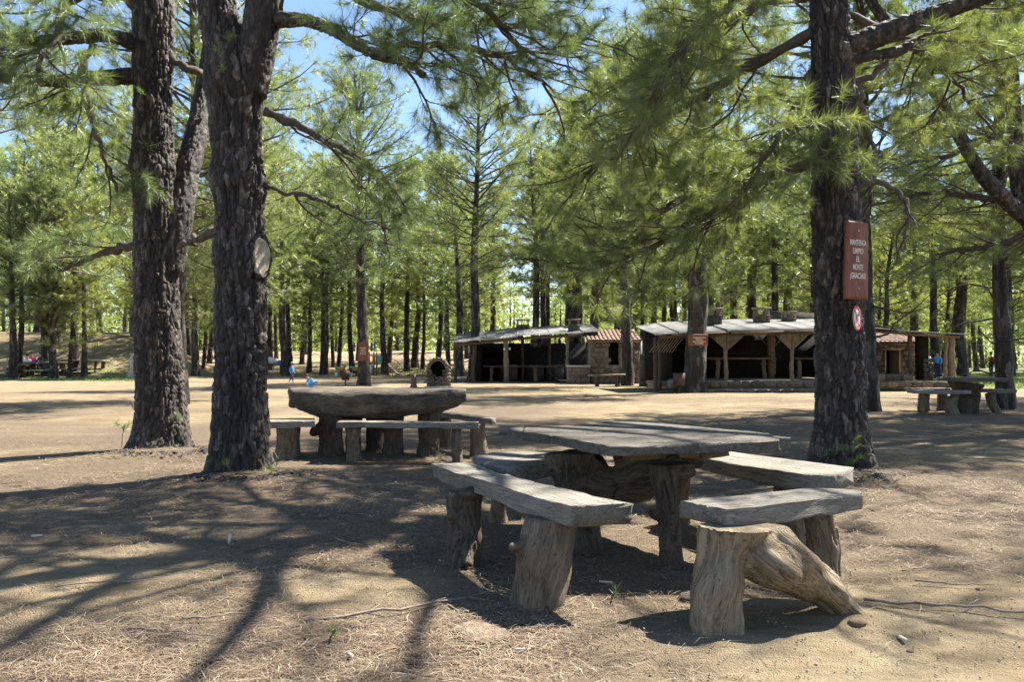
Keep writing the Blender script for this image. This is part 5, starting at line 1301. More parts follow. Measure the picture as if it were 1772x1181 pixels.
# ------------------------------------------------------------------ people
def skin_mesh(name, joints, edges, m, sub=1):
    V = [j[:3] for j in joints]; me = bpy.data.meshes.new('sk'); me.from_pydata(V, edges, []); o = bpy.data.objects.new('sk', me); COL.objects.link(o)
    md = o.modifiers.new('s', 'SKIN'); me.skin_vertices[0]
    for i, j in enumerate(joints): 
        r = j[3]; me.skin_vertices[0].data[i].radius = (r, r) if not isinstance(r, tuple) else r
    me.skin_vertices[0].data[0].use_root = True
    sb = o.modifiers.new('b', 'SUBSURF'); sb.levels = sub; sb.render_levels = sub
    dg = bpy.context.evaluated_depsgraph_get(); em = bpy.data.meshes.new_from_object(o.evaluated_get(dg)); em.name = name
    bpy.data.objects.remove(o); em.materials.clear(); em.materials.append(m)
    em.polygons.foreach_set('use_smooth', np.ones(len(em.polygons), bool)); return em

def person(label, x, y, h, rz, pose, top, bottom, hair, shoes=None, backpack=None, cap=None, z=None):
    t = thing('person', label, 'person', (x, y, gz(x, y) if z is None else z), rz); s = h / 1.75
    if pose == 'walk':
        pel = (0, 0, .93); ch = (0, -.01, 1.28); nk = (0, -.01, 1.46); hd = (0, -.02, 1.62)
        legs = [((-.09, 0, .90), (-.11, -.16, .50), (-.12, -.22, .08), (-.12, -.34, .04)), ((.09, 0, .90), (.12, .06, .50), (.15, .34, .14), (.15, .24, .06))]
        arms = [((-.18, 0, 1.38), (-.25, .05, 1.10), (-.24, -.06, .86), (-.24, -.1, .78)), ((.18, 0, 1.38), (.26, .02, 1.10), (.27, -.08, .86), (.27, -.12, .78))]
    elif pose == 'stand':
        pel = (0, 0, .93); ch = (0, 0, 1.28); nk = (0, 0, 1.46); hd = (0, -.01, 1.62)
        legs = [((-.09, 0, .90), (-.10, -.02, .50), (-.12, 0, .08), (-.12, -.12, .04)), ((.09, 0, .90), (.12, .0, .50), (.13, .03, .08), (.13, -.09, .04))]
        arms = [((-.18, 0, 1.38), (-.26, .03, 1.10), (-.24, -.08, .88), (-.22, -.12, .80)), ((.18, 0, 1.38), (.26, .02, 1.10), (.24, -.16, .98), (.18, -.24, .96))]
    elif pose == 'sit':
        pel = (0, 0, .52); ch = (0, -.06, .88); nk = (0, -.08, 1.06); hd = (0, -.11, 1.22)
        legs = [((-.09, 0, .50), (-.12, -.42, .50), (-.12, -.44, .08), (-.12, -.56, .04)), ((.09, 0, .50), (.12, -.42, .50), (.13, -.42, .08), (.13, -.54, .04))]
        arms = [((-.18, -.05, .98), (-.25, -.14, .72), (-.18, -.36, .76), (-.14, -.44, .78)), ((.18, -.05, .98), (.25, -.14, .72), (.18, -.36, .76), (.14, -.44, .78))]
    else:  # crouch, reaching to the ground
        pel = (0, .1, .42); ch = (0, -.18, .66); nk = (0, -.33, .76); hd = (0, -.46, .84)
        legs = [((-.09, .1, .40), (-.16, -.22, .50), (-.13, -.04, .08), (-.13, -.18, .04)), ((.09, .1, .40), (.16, -.22, .50), (.13, -.02, .08), (.13, -.16, .04))]
        arms = [((-.17, -.28, .70), (-.24, -.38, .44), (-.16, -.46, .20), (-.14, -.48, .12)), ((.17, -.28, .70), (.24, -.38, .44), (.16, -.46, .22), (.14, -.5, .14))]
    sc = lambda p: tuple(c * s for c in p)
    J = [sc(pel) + (.12 * s,), sc(ch) + (.13 * s,), sc(nk) + (.055 * s,), sc(hd) + (.085 * s,), sc((hd[0], hd[1] - .01, hd[2] + .12)) + (.07 * s,)]; E = [(0, 1), (1, 2), (2, 3), (3, 4)]
    for L in legs:
        b = len(J); J += [sc(L[0]) + (.085 * s,), sc(L[1]) + (.06 * s,), sc(L[2]) + (.04 * s,), sc(L[3]) + (.032 * s,)]; E += [(0, b), (b, b + 1), (b + 1, b + 2), (b + 2, b + 3)]
    for L in arms:
        b = len(J); J += [sc(L[0]) + (.055 * s,), sc(L[1]) + (.042 * s,), sc(L[2]) + (.03 * s,), sc(L[3]) + (.028 * s,)]; E += [(1, b), (b, b + 1), (b + 1, b + 2), (b + 2, b + 3)]
    obj('body', skin_mesh('body', J, E, M['skin']), t)
    # jacket and trousers slightly larger than the body
    J2 = [sc((pel[0], pel[1], pel[2] - .02)) + (.15 * s,), sc(ch) + (.16 * s,), sc((nk[0], nk[1], nk[2] - .03)) + (.085 * s,)]; E2 = [(0, 1), (1, 2)]
    for L in arms: b = len(J2); J2 += [sc(L[0]) + (.075 * s,), sc(L[1]) + (.06 * s,), sc(L[2]) + (.047 * s,)]; E2 += [(1, b), (b, b + 1), (b + 1, b + 2)]
    obj('jacket', skin_mesh('jacket', J2, E2, top), t)
    J3 = [sc(pel) + (.135 * s,)]; E3 = []
    for L in legs: b = len(J3); J3 += [sc(L[0]) + (.10 * s,), sc(L[1]) + (.075 * s,), sc(L[2]) + (.058 * s,)]; E3 += [(0, b), (b, b + 1), (b + 1, b + 2)]
    obj('trousers', skin_mesh('trousers', J3, E3, bottom), t)
    if shoes:
        for L in legs:
            mb = MB(); a, b = np.array(L[2]) * s, np.array(L[3]) * s; a[2] -= .02 * s; mb.tube(np.array([a + [0, .03 * s, 0], (a + b) / 2, b + [0, -.03 * s, 0]]), [.055 * s, .06 * s, .04 * s], 8); obj('shoe', mb.mesh('shoe', [shoes], True), t)
    mb = MB(); H = np.array(hd) * s; mb.tube(np.array([H + np.array([0, .03, .02]) * s, H + np.array([0, .025, .09]) * s, H + np.array([0, .01, .155]) * s, H + np.array([0, .0, .185]) * s]), np.array([.09, .105, .085, .02]) * s, 12); obj('hair', mb.mesh('hair', [hair], True), t)
    if cap:
        mb = MB(); mb.tube(np.array([H + np.array([0, 0, .10]) * s, H + np.array([0, 0, .17]) * s, H + np.array([0, 0, .20]) * s]), np.array([.115, .10, .03]) * s, 12); mb.box(H + np.array([0, -.13, .11]) * s, (.14 * s, .12 * s, .015 * s)); obj('cap', mb.mesh('cap', [cap], True), t)
    if backpack:
        mb = MB(); mb.tube(np.array([[0, .19, .98], [0, .22, 1.15], [0, .2, 1.38]]) * s, np.array([.13, .17, .11]) * s, 10); obj('backpack', mb.mesh('backpack', [backpack], True), t)
    return t

def people():
    x, d = on_ground(505, 663); person('child walking in a blue jacket, dark trousers and white shoes on the open sand', x, d, 1.02, math.radians(70), 'walk', M['bluejacket'], M['navy'], M['hair'], M['white'], cap=M['whitecloth'])
    x, d = on_ground(542, 673); person('child in a pale blue top squatting to touch the sand behind the slab table', x, d, 1.05, math.radians(-60), 'crouch', M['paleblue'], M['bluejacket'], M['hair'], M['white'])
    x, d = on_ground(1508, 646); d = 62; x = (1715 - 886) * d / FPX; 
    person('walker in a yellow shirt and dark trousers with a maroon backpack on the right grass', x, d, 1.7, math.radians(170), 'walk', M['hivis'], M['navy'], M['darkhair'], M['black'], backpack=M['maroon'])
    d = 60; person('person in a yellow top half hidden by a thick trunk beyond the lean-to', (1656 - 886) * d / FPX, d, 1.7, math.radians(60), 'stand', M['hivis'], M['paleblue'], M['darkhair'], M['black'])
    d = 52; person('person in a pale grey-blue top standing behind the dark stone pillar', (1605 - 886) * d / FPX, d, 1.7, math.radians(20), 'stand', M['whitecloth'], M['navy'], M['darkhair'], M['black'], z=gz((1605 - 886) * d / FPX, d))
    d = 56; person('person in a bright blue top seen between the logs of the lean-to', (1622 - 886) * d / FPX, d, 1.72, math.radians(-40), 'stand', M['bluejacket'], M['navy'], M['darkhair'], M['black'], z=gz((1622 - 886) * d / FPX, d))

def far_tables():
    # picnic tables on the left under the bank
    for i, (px, py, L, lab) in enumerate(((62, 654, 3.6, 'long grey picnic table under the bank with people seated at its end'), (125, 651, 3.0, 'shorter dark picnic table under the bank next to slim trunks'), (5, 656, 2.2, 'grey picnic table at the extreme end of the row under the bank'))):
        x, d = on_ground(px, py); g = gz(x, d)
        t = rough_table(lab, x, d + .8, gz(x, d + .8), L, .05, M['plank_x'], .9, .82, 'picnic_table')
        for s, l2 in ((-1, 'camera side'), (1, 'bank side')):
            where = ('the long grey picnic table under the bank', 'the shorter dark picnic table under the bank', 'the endmost picnic table under the bank')[i]
            b = thing('plank_bench', 'plank bench on the %s of %s' % (l2, where), 'bench', (x + .1 * s, d + .8 + s * .95, gz(x, d + .8 + s * .95)), .05, 'benches at the picnic tables under the bank')
            box_obj('seat', b, (0, 0, .45), (L * .9, .3, .07), M['plank_x'])
            for e in (-1, 1): box_obj('leg', b, (e * L * .33, 0, .2), (.16, .24, .46), M['stump_dark'])
        if i == 0:
            g0 = gz(x - 1, d + 1.7)
            person('seated person in a bright pink jacket at the long picnic table under the bank', x - 1.15, d + 1.75, 1.6, .1, 'sit', M['pink'], M['navy'], M['darkhair'], M['black'], z=g0)
            person('seated person in dark navy leaning on the long picnic table under the bank', x - .6, d + 1.75, 1.6, -.3, 'sit', M['navy'], M['navy'], M['darkhair'], M['black'], z=g0)
            person('seated person in white behind the twin slim trunks under the bank', x - 1.9, d + 1.75, 1.65, .2, 'sit', M['whitecloth'], M['navy'], M['darkhair'], M['black'], z=g0)
        if i == 2: person('seated person in white with dark hair at the endmost picnic table', x + .55, d + 1.75, 1.65, .2, 'sit', M['whitecloth'], M['black'], M['darkhair'], M['black'], z=gz(x, d + 1.75))
    x, d = on_ground(474, 648)
    t = rough_table('small dark table with a white cloth heap, seen just past the scarred trunk', x - .2, d + .5, gz(x, d), 1.9, 0, M['stump_dark'], .8, .72, 'picnic_table')
    mb = MB(); V = RNG.uniform(-1, 1, (1, 3)); P = np.array([[0, 0, 0], [.4, 0, .1], [.9, 0, .05], [1.2, 0, 0]]); mb.tube(P, [.12, .26, .2, .08], 12, jit=.02)
    o = obj('white_bag', mb.mesh('white_bag', [M['whitecloth']], True), None, (x - .85, d + .5, gz(x, d) + .88)); o['label'] = 'crumpled white cloth bag lying on the small dark table'; o['category'] = 'bag'
    x, d = on_ground(484, 648); mb = MB(); g = gz(x, d)
    t = thing('cool_box', 'blue plastic cool box with white lid on a dark stump beside the white bag', 'cool box', (x + .1, d + .3, g + .62))
    box_obj('body', t, (0, 0, .17), (.42, .34, .34), M['bluebox']); box_obj('lid', t, (0, 0, .365), (.44, .36, .05), M['whitecloth'])
    t = thing('tree_stump', 'dark stump carrying the blue cool box', 'stump', (x + .1, d + .3, g)); log_post(t, 0, 0, -.05, .615, .2, 9, 'stump', M['stump_dark'])
    # pale bleached trunk stump left of the twin trunks
    x, d = on_ground(229, 654); h = 42 * d / FPX; t = thing('dead_stump', 'pale bleached twisted tree stump just left of the twin trunks', 'stump', (x, d, gz(x, d)))
    me = gnarl([(np.array([(0, 0, -.1), (.02, 0, h * .35), (-.08, 0, h * .7), (.1, 0, h)]), [.2, .17, .15, .09]), (np.array([(-.35, 0, -.05), (-.1, 0, h * .25)]), [.1, .12]), (np.array([(.3, .1, -.05), (.05, 0, h * .3)]), [.1, .12])], .035, 140, M['bleached'], 'stump', flute=.04); obj('stump', me, t)
    # block stone on the sand near the slab table
    x, y = at(885, 752, .0)
    mb = MB(); mb.box((0, 0, .06), (.42, .26, .18), .05); o = obj('concrete_block', mb.mesh('concrete_block', [M['mortar']]), None, (x, y, gz(x, y))); o['label'] = 'grey concrete block lying on the sand past the slab table'; o['category'] = 'block'
    # handrail by the left end of the shed
    x, d = on_ground(795, 652); t = thing('handrail', 'pale wooden pole handrail at the end of the long open shed', 'railing', (x, d + 1, gz(x, d)))
    for q in (-.5, .6): mb = MB(); mb.tube(np.array([[q, 0, -.05], [q, 0, .9 + .25 * q]]), [.04, .04], 6); obj('post', mb.mesh('post', [M['post']]), t)
    mb = MB(); mb.tube(np.array([[-.7, 0, .75], [1.0, 0, 1.15]]), [.045, .045], 6); obj('rail', mb.mesh('rail', [M['post']]), t)

# ------------------------------------------------------------------ trees by position
PLACED = []
def mid_trees():
    rng = np.random.default_rng(77)
    # px, base py, trunk width px, kind, variant, scale, label
    L = [
     (318, 700, 15, 'mid', 1, 1.0, 'brown slender pine standing right behind the forked twin trunk'),
     (630, 668, 18, 'mid', 0, .95, 'straight pine carrying the upright red board near the playground'),
     (818, 660, 15, 'mid', 2, 1.0, 'tall straight pine rising at the end of the long open shed'),
     (1087, 668, 17, 'mid', 0, 1.08, 'pine with a swollen bump in front of the tiled stone hut'),
     (1201, 680, 32, 'mid', 2, 1.0, 'stout pine in front of the V-bracket shelter, carrying the wide board'),
     (1499, 712, 32, 'mid', 1, 1.12, 'pine close behind the board-carrying trunk on its right flank'),
     (1739, 708, 24, 'mid', 3, 1.05, 'pine rising behind the thin plank bench of the corner set'),
     (412, 692, 15, 'mid', 1, .74, 'smaller pine added for its shade, hidden behind the scarred trunk, crown showing both sides'),  # put in to throw shade streaks over the left ground
     (22, 657, 11, 'far', 0, .9, 'slim pine nearest the picture edge under the bank'),
     (31, 655, 9, 'far', 1, .9, 'slim pine touching its twin in front of the long picnic table'),
     (82, 650, 15, 'mid', 3, .95, 'thick dark pine at the foot of the grassy bank behind the picnic table'),
     (94, 656, 11, 'mid', 1, .85, 'leaning brown pine in front of the thick bank pine'),
     (120, 655, 6, 'far', 2, .8, 'very thin pine between the picnic tables under the bank'),
     (146, 653, 8, 'far', 0, .85, 'thin straight reddish pine beside the shorter picnic table'),
     (132, 642, 11, 'far', 3, .9, 'dark pine growing on the bank slope above the picnic tables'),
     (339, 650, 11, 'mid', 3, .85, 'lone dark pine framed between the two big twin trunks'),
     (352, 640, 6, 'far', 1, .8, 'thin pine beside the lone one framed by the twin trunks'),
     (495, 651, 11, 'far', 1, 1.0, 'dark pine just right of the blue cool box'),
     (468, 641, 9, 'far', 3, 1.0, 'dark pine beside the scarred trunk above the white bag'),
     (503, 646, 8, 'far', 0, 1.0, 'slim pine touching the one behind the walking child'),
     (535, 645, 7, 'far', 2, .95, 'thin curved-branched pine above the squatting child'),
     (557, 649, 6, 'far', 3, .95, 'thin pale-sided pine midway between squatting child and litter bin'),
     (563, 649, 8, 'far', 0, .95, 'reddish pine paired with the pale-sided thin one'),
     (577, 636, 6, 'far', 1, 1.0, 'thin pine upslope behind the spring rockers'),
     (586, 640, 7, 'far', 2, 1.0, 'crooked pine just behind the first spring rocker'),
     (609, 646, 8, 'far', 3, 1.0, 'pine beside the sign-carrying playground pine'),
     (667, 650, 9, 'far', 0, 1.05, 'pine at the foot of the pinkish slide'),
     (704, 643, 9, 'far', 1, 1.05, 'pine standing beyond the end of the slide'),
     (717, 637, 10, 'far', 2, 1.0, 'pine beyond the small wooden bench by the oven'),
     (731, 640, 6, 'far', 0, .95, 'thin pine seen just left of the stone oven'),
     (757, 645, 9, 'far', 3, 1.0, 'pine rising right behind the stone oven'),
     (777, 650, 8, 'far', 1, 1.0, 'dark pine between the oven and the long shed'),
     (797, 652, 12, 'far', 2, 1.0, 'brown pine beside the wooden handrail'),
     (940, 640, 11, 'far', 3, 1.05, 'dark pine rising behind the middle of the long shed roof'),
     (990, 642, 16, 'mid', 2, 1.05, 'thick pine behind the pale chimney of the long shed'),
     (1073, 640, 10, 'far', 1, 1.05, 'dark pine rising behind the orange clay tiles'),
     (1112, 646, 7, 'far', 0, 1.0, 'thin pine in the gap between hut and shelter'),
     (1171, 645, 14, 'mid', 0, 1.0, 'dark pine behind the left roof end of the V-bracket shelter'),
     (1228, 644, 13, 'mid', 1, 1.05, 'dark pine right behind the first chimney of the shelter'),
     (1262, 640, 14, 'far', 3, 1.0, 'leaning brown pine behind the shelter roof'),
     (1298, 645, 18, 'mid', 2, 1.0, 'broad dark pine behind the middle of the shelter roof'),
     (1342, 642, 12, 'far', 2, 1.05, 'pine behind the dark parapet of the shelter'),
     (1398, 645, 16, 'mid', 3, 1.1, 'dark pine just left of the board-carrying trunk, behind the shelter'),
     (1536, 642, 8, 'far', 0, 1.05, 'slim pine behind the left part of the lean-to roof'),
     (1560, 645, 12, 'far', 1, 1.1, 'straight pine above the faded tile roof'),
     (1587, 642, 8, 'far', 3, 1.05, 'slim pine behind the dark stone pillar'),
     (1632, 646, 14, 'far', 2, 1.1, 'dark pine behind the rough logs of the lean-to'),
     (1662, 653, 22, 'mid', 2, .95, 'thick dark pine just beyond the small corner table'),
     (1690, 644, 8, 'far', 1, 1.0, 'slim pine between corner table and yellow-shirted walker'),
     (1701, 638, 7, 'far', 3, 1.0, 'slim pine on the grass just behind the yellow-shirted walker'),
     (1757, 640, 6, 'far', 0, 1.0, 'very thin pine on the right grass by the picture edge'),
    ]
    fix = {318: 1, 630: 1}
    for (px, py, w, kind, v, sc, lab) in L:
        x, d = on_ground(px, py); r = {'mid': (.26, .22, .30, .20), 'far': (.22, .24, .20, .26)}[kind][v]
        wm = w * d / FPX; thick = wm / (2 * r * .92 * sc)
        place_tree(kind, v, x, d, sc, rng.uniform(0, 6.28), lab, None, thick); PLACED.append((x, d))

def far_forest():
    """the wood beyond: alike trunks that nothing tells apart"""
    rng = np.random.default_rng(5); cnt = 0; lab = 'one of many alike pines filling the wood beyond the clearing'
    tries = 0
    while cnt < 100 and tries < 9000:
        tries += 1
        d = rng.uniform(52, 118) if cnt > 60 else rng.uniform(50, 80); x = rng.uniform(-.66, .66) * d
        r = x / d
        if -.36 < r < .0 and d < 68: continue
        if -.7 < r < -.36 and d < 60 : continue
        mind = 3.0 if d > 80 else 3.6
        if min([(x - a) ** 2 + (d - b) ** 2 for a, b in PLACED] + [99]) < mind ** 2: continue
        PLACED.append((x, d)); s = rng.uniform(.85, 1.2)
        place_tree('far', int(rng.integers(0, 4)), x, d, s, rng.uniform(0, 6.28), lab, 'pines of the wood beyond the clearing', rng.uniform(.8, 1.15)); cnt += 1
    # the last rows read as one mass
    mbT = MB(); P, D = [], []
    for k in range(300):
        d = rng.uniform(118, 190); x = rng.uniform(-.72, .72) * d; z = gz(x, d); H = rng.uniform(11, 16)
        mbT.tube(np.array([[x, d, z - .3], [x + rng.normal(0, .2), d, z + H * .5], [x, d, z + H]]), [.22, .16, .03], 5, False)
        n = 150; f = rng.random(n) ** .95; a = rng.uniform(0, 6.28, n); rr = 3.2 * (1 - f * .8) * np.sqrt(rng.random(n)) + .3
        P.append(np.stack([x + np.cos(a) * rr * 1.15, d + np.sin(a) * rr, z + (-.2 if k % 3 else 2.0) + f * (H - 1.5)], 1)); D.append(np.stack([np.cos(a), np.sin(a), np.full(n, .6)], 1))
    for k in range(420):                                    # the wood goes on behind
        d = rng.uniform(190, 300); x = rng.uniform(-.75, .75) * d; z = gz(x, d); H = rng.uniform(11, 17); n = 60
        f = rng.random(n); a = rng.uniform(0, 6.28, n); rr = 4.2 * (1 - f * .7) * np.sqrt(rng.random(n)) + .3
        P.append(np.stack([x + np.cos(a) * rr, d + np.sin(a) * rr, z - .3 + f * H], 1)); D.append(np.stack([np.cos(a), np.sin(a), np.full(n, .6)], 1))
    P = np.concatenate(P); D = np.concatenate(D); D /= np.linalg.norm(D, axis=1)[:, None]
    V, T = needles(P, D, rng, 6, .85, .20, 1.0, .1)
    tone = np.clip(np.repeat(rng.normal(.5, .22, len(P)), 18) + rng.normal(0, .08, len(V)), 0, 1)
    root = thing('far_woods', 'pale green mass of the last rows of pines closing the wood', 'woods'); root['kind'] = 'stuff'
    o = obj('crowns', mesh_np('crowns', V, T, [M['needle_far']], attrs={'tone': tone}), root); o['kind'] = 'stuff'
    o = obj('trunks', mbT.mesh('trunks', [M['bark']], True), root); o['kind'] = 'stuff'

def shade_trees():
    """unseen pines added outside the frame so that their crowns shade the clearing"""
    rng = np.random.default_rng(9)
    for k, (x, y, v, s) in enumerate(((7.6, 4.8, 0, 1.0), (12.8, 11.4, 1, 1.0), (15.5, 19.5, 2, 1.0), (19, 25, 1, 1.0), (23.5, 31, 2, 1.0), (-12.5, 17.0, 0, .95))):  # added out of view for the shade they throw
        place_tree('sparse' if k < 2 else 'mid', v, x, y, s, rng.uniform(0, 6.28), 'unseen pine added beside the clearing to shade it', 'unseen pines added for shade', .95)

# ------------------------------------------------------------------ litter, twigs, sprouts
def litter():
    rng = np.random.default_rng(3)
    n = 230000; d = 2.7 + (rng.random(n) ** 1.5) * 11; x = rng.uniform(-.66, .66, n) * d
    keep = rng.random(n) < np.clip(litter_field(x, d) ** 1.2 * 1.1, .035, 1) * np.clip(.35 + 1.4 * fbm(np.stack([x, d, 0 * x], 1) * 2.2, 3, 66), .12, 1)
    x, d = x[keep], d[keep]; k = len(x); a = rng.uniform(0, math.pi, k) + .6 * vnoise(np.stack([x, d, 0 * x], 1) * 1.5, 4)
    L = rng.uniform(.06, .19, k); w = np.where(d > 7, .0055, .0034); z = ground_z(x, d) + rng.uniform(.006, .022, k)
    dx, dy = np.cos(a) * L / 2, np.sin(a) * L / 2; b = rng.normal(0, .18, k)
    p0 = np.stack([x - dx, d - dy, z + rng.normal(0, .006, k)], 1); p2 = np.stack([x + dx, d + dy, z + rng.normal(0, .008, k)], 1)
    p1 = (p0 + p2) / 2 + np.stack([-dy * b, dx * b, np.full(k, .004)], 1); s = np.stack([-np.sin(a), np.cos(a), 0 * a], 1) * (w / 2)[:, None]
    V = np.stack([p0, p1 - s, p1 + s, p2], 1).reshape(-1, 3); i = np.arange(k)[:, None] * 4
    T = np.concatenate([i + [0, 1, 2], i + [1, 3, 2]])
    tone = np.repeat(np.clip(rng.normal(.45, .22, k), 0, 1), 4)
    o = obj('needle_litter', mesh_np('needle_litter', V, T, [M['litter']], attrs={'tone': tone})); o['kind'] = 'stuff'; o['label'] = 'dry brown pine needles matted over the sand'; o['category'] = 'litter'
    # fallen twigs, each on its own
    tw = [(740, 1052, 190, .35, 'long curved twig lying in the shade left of the near stump leg', 1.1), (1690, 1062, 200, -.45, 'long thin twig lying on the sand right of the forked stump', 1.0),
          (1215, 846, 60, -.1, 'dry twig on sunlit sand behind the near table', .5), (190, 1013, 110, .35, 'thin twig on the shadow edge in the left sand', .5),
          (60, 965, 50, .5, 'short pale twig in the sunny left sand', .4), (605, 942, 30, -.8, 'small hooked twig on the left sand before the long bench', .25),
          (395, 1070, 70, .2, 'dark twig amid needles in the lower left shade', .4), (1365, 862, 50, .1, 'grey twig between the right benches', .3),
          (1600, 987, 60, .2, 'short dark twig in litter beside the right sand', .35), (300, 1100, 80, -.1, 'grey twig in the lower left litter', .45), (470, 1010, 50, .3, 'brown twig lying in the shade of the left sand', .3),
          (1650, 1015, 70, -.2, 'slim twig lying across needle litter on the right', .4), (130, 868, 40, .0, 'stub of dark branch on the litter before the twin trunks', .3), (330, 885, 44, .3, 'grey twig on sunlit litter before the twin trunks', .3)]
    for i, (px, py, lp, slope, lab, L) in enumerate(tw):
        x, y = at(px, py, 0); r = np.random.default_rng(i + 50); n = 14; t = np.linspace(-.5, .5, n)
        P = np.stack([t * L, slope * t * L * 1.2 + .06 * L * np.sin(t * 5 + i), .012 + .012 * np.abs(r.normal(size=n)) * L], 1)
        mb = MB(); rr = .009 if L > .9 else .0055; mb.tube(P, np.linspace(rr, rr * .4, n), 6)
        for q in range(3 if L > .4 else 1):
            m = 3 + q * 3; sd = np.array([.12 * L, (.1 if q % 2 else -.1) * L, .01]); mb.tube(np.array([P[m], P[m] + sd * .5, P[m] + sd]), [rr * .5, rr * .4, rr * .25], 5)
        o = obj('twig', mb.mesh('twig', [M['twig']], True), None, (x, y, gz(x, y) + .004)); o['label'] = lab; o['category'] = 'twig'
    # pale chips and stones
    ch = [(1047, 1011, 'pale wood chip in the deep shade under the near table'), (903, 1126, 'white wood chip at the bottom of the shade before the near stump leg'), (67, 930, 'white splinter on the left litter'), (399, 945, 'upright pale splinter on the sunny left sand'), (1557, 1107, 'pale chip on the bright right sand'), (608, 1139, 'yellowish chip in the litter of the lower left')]
    for i, (px, py, lab) in enumerate(ch):
        x, y = at(px, py, 0); mb = MB(); mb.box((0, 0, 0), (.07 if i != 3 else .02, .016, .012 if i != 3 else .07), .4 * i, .1, .1); V = mb.V[0]; mb.V[0] = V + RNG.normal(0, .002, V.shape)
        o = obj('wood_chip', mb.mesh('wood_chip', [M['palechip']]), None, (x, y, gz(x, y) + .014 + (.03 if i == 3 else 0))); o['label'] = lab; o['category'] = 'wood chip'
    ms = [m for k, m in STONES if k == 'stone']
    st = [(1198, 1040, .16, 'rough brown stone poking out of the sand beside the forked stump'), (1100, 1010, .0, ''), (1570, 1125, .035, 'small dark pebble on the bright right sand'), (1480, 1083, .1, 'crumbled lump of earth at the tip of the forked root'), (835, 1098, .30, 'flat sand-covered stone slab in front of the near bench'), (1692, 1020, .05, 'small dark stone on the right litter'), (1508, 885, .05, 'small stone on the sand past the right bench')]
    for i, (px, py, s, lab) in enumerate(st):
        if not s: continue
        x, y = at(px, py, 0); o = obj('stone', ms[i % 6], None, (x, y, gz(x, y) + s * .04)); o.scale = (s, s * .8, s * (.5 if s < .2 else .12)); o.rotation_euler = (0, 0, i * 1.3); o['label'] = lab; o['category'] = 'stone'
    # flakes of bark and needles heaped round the big trunks
    V, T = [], []
    for (px, py, rr, nn) in ((283, 790, .45, 380), (415, 835, .38, 480), (1456, 830, .38, 420)):
        cx, cy = at(px, py, 0); cy += .12
        for q in range(nn):
            a = rng.uniform(0, 6.28); r = rr * (1 + abs(rng.normal(0, .35))); x, y = cx + r * math.cos(a), cy + r * math.sin(a); z = gz(x, y) + .012
            b = rng.uniform(0, 6.28); l, w = rng.uniform(.012, .04), rng.uniform(.008, .02); u = np.array([math.cos(b) * l, math.sin(b) * l, rng.normal(0, .006)]); v = np.array([-math.sin(b) * w, math.cos(b) * w, rng.normal(0, .006)]); c = np.array([x, y, z])
            k = len(V); V += [c - u - v, c + u - v * .6, c + u * .8 + v, c - u * .7 + v, c + [0, 0, .008]]; T += [[k, k + 1, k + 4], [k + 1, k + 2, k + 4], [k + 2, k + 3, k + 4], [k + 3, k, k + 4]]
    o = obj('bark_litter', mesh_np('bark_litter', np.array(V), np.array(T), [M['bark_hero']], attrs={'plate': np.repeat(rng.random(len(V) // 5), 5)})); o['kind'] = 'stuff'; o['label'] = 'fallen bark flakes heaped round the feet of the big trunks'; o['category'] = 'litter'
    # loose grit
    n = 5000; d = 2.7 + rng.random(n) * 6; x = rng.uniform(-.66, .66, n) * d; s = rng.uniform(.002, .008, n); z = ground_z(x, d) + s * .3 + .006
    oc = np.array([[1, 0, 0], [-1, 0, 0], [0, 1, 0], [0, -1, 0], [0, 0, .7], [0, 0, -.7]]); V = (oc[None] * s[:, None, None] * rng.uniform(.6, 1.4, (n, 6, 1)) + np.stack([x, d, z], 1)[:, None]).reshape(-1, 3)
    T0 = np.array([[0, 2, 4], [2, 1, 4], [1, 3, 4], [3, 0, 4], [2, 0, 5], [1, 2, 5], [3, 1, 5], [0, 3, 5]]); T = (np.arange(n)[:, None, None] * 6 + T0).reshape(-1, 3)
    o = obj('gravel', mesh_np('gravel', V, T, [M['grit']])); o['kind'] = 'stuff'; o['label'] = 'fine grit scattered over the sand'; o['category'] = 'gravel'
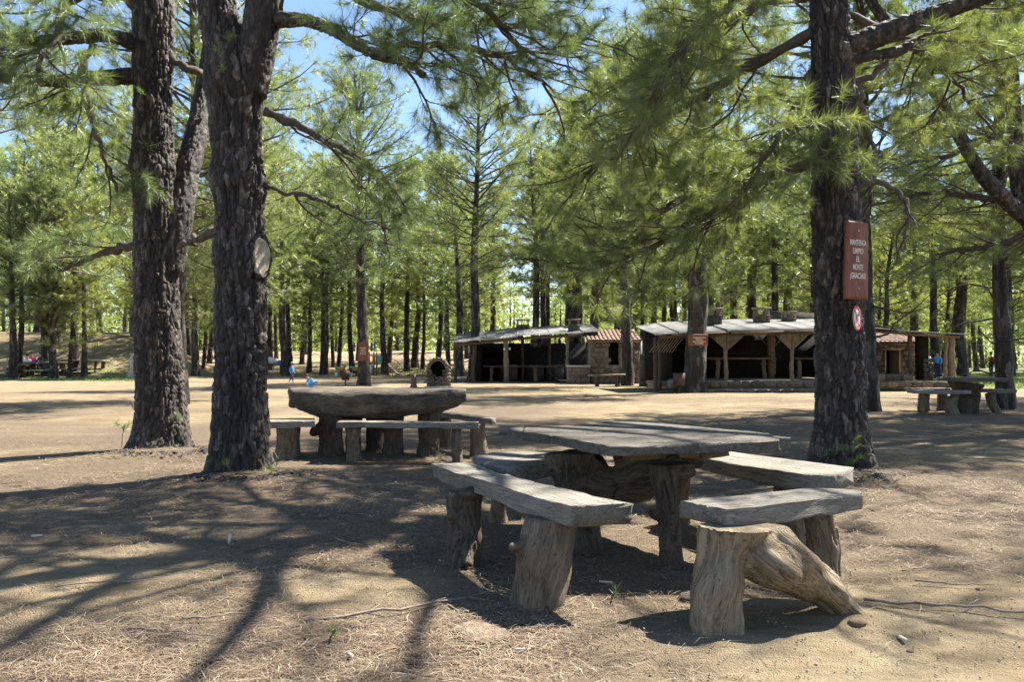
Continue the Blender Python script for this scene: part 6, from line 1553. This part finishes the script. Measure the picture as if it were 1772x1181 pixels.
    # little green sprouts
    for i, (px, py, h, lab) in enumerate(((212, 775, .34, 'young pine sprout at the foot of the forked twin trunk'), (478, 815, .13, 'tiny green sprout at the foot of the scarred trunk'), (1055, 1048, .06, 'tiny green weed in the shade under the near table'), (570, 1117, .07, 'tuft of pale grass in the litter of the lower left'), (1275, 925, .05, 'small green weed behind the forked stump'))):
        x, y = at(px, py, 0); t = thing('seedling', lab, 'plant', (x, y, gz(x, y))); mb = MB(); mb.tube(np.array([[0, 0, -.01], [.01, 0, h * .5], [.03, 0, h]]), [.006, .005, .003], 5); obj('stem', mb.mesh('stem', [M['branch']]), t)
        tf = [(np.array([.03, 0, h * .8]), np.array([0, 0, 1.0]))] + ([(np.array([-.06, 0, h]), np.array([-.5, 0, 1.0])), (np.array([.08, 0, h * .9]), np.array([.6, 0, 1.0]))] if i == 0 else [])
        r = np.random.default_rng(i); obj('needles', finish_needles(tf, r, 60 if i == 0 else 26, .13 if i == 0 else h * 1.2, .004, 'needles', M['moss'], 0), t)
    # grass on the bank and on the right
    n = 26000; d = rng.uniform(36, 72, n); x = rng.uniform(-.62, .66, n) * d; g = grassy_field(x, d); pn = fbm(np.stack([x, d, 0 * x], 1) * .9, 3, 8)
    keep = (g > .3) & (pn > -.1); x, d = x[keep], d[keep]; k = len(x); z = ground_z(x, d); hh = rng.uniform(.08, .2, k)
    dx = rng.normal(0, .05, k); V = np.stack([np.stack([x - .03, d, z], 1), np.stack([x + .03, d + rng.normal(0, .03, k), z], 1), np.stack([x + dx, d, z + hh], 1)], 1).reshape(-1, 3)
    o = obj('grass', mesh_np('grass', V, np.arange(3 * k).reshape(-1, 3), [M['moss']], attrs={'tone': np.repeat(rng.random(k), 3)})); o['kind'] = 'stuff'; o['label'] = 'short green grass on the bank and beyond the corner table'; o['category'] = 'grass'
M['grit'] = simple('grit', (.33, .27, .2), .95, .4, 30, .2, 0, 0)

# ------------------------------------------------------------------ build
for px, py, r, h in ((283, 790, .9, .10), (415, 835, .8, .10), (1456, 830, .8, .08), (1236, 1098, .35, .03), (938, 1055, .4, .04), (800, 985, .3, .02), (1463, 1066, .3, .03), (1163, 985, .25, .02)):
    q = at(px, py, 0); MOUNDS.append((q[0], q[1], r, h))
build_ground()
stone_meshes()
shelters(); barbecue(); playground(); far_tables()
variants()
mid_trees(); far_forest(); shade_trees()
build_heroes()
front_set(); slab_set(); right_set(); signs()
bin_('dark brown box bin on a thin post left of the sign-carrying playground pine', 598, 668, 26, 14)
bin_('reddish-brown box bin beside the stout board-carrying shelter pine', 1175, 681, 35, 17)
people(); litter()
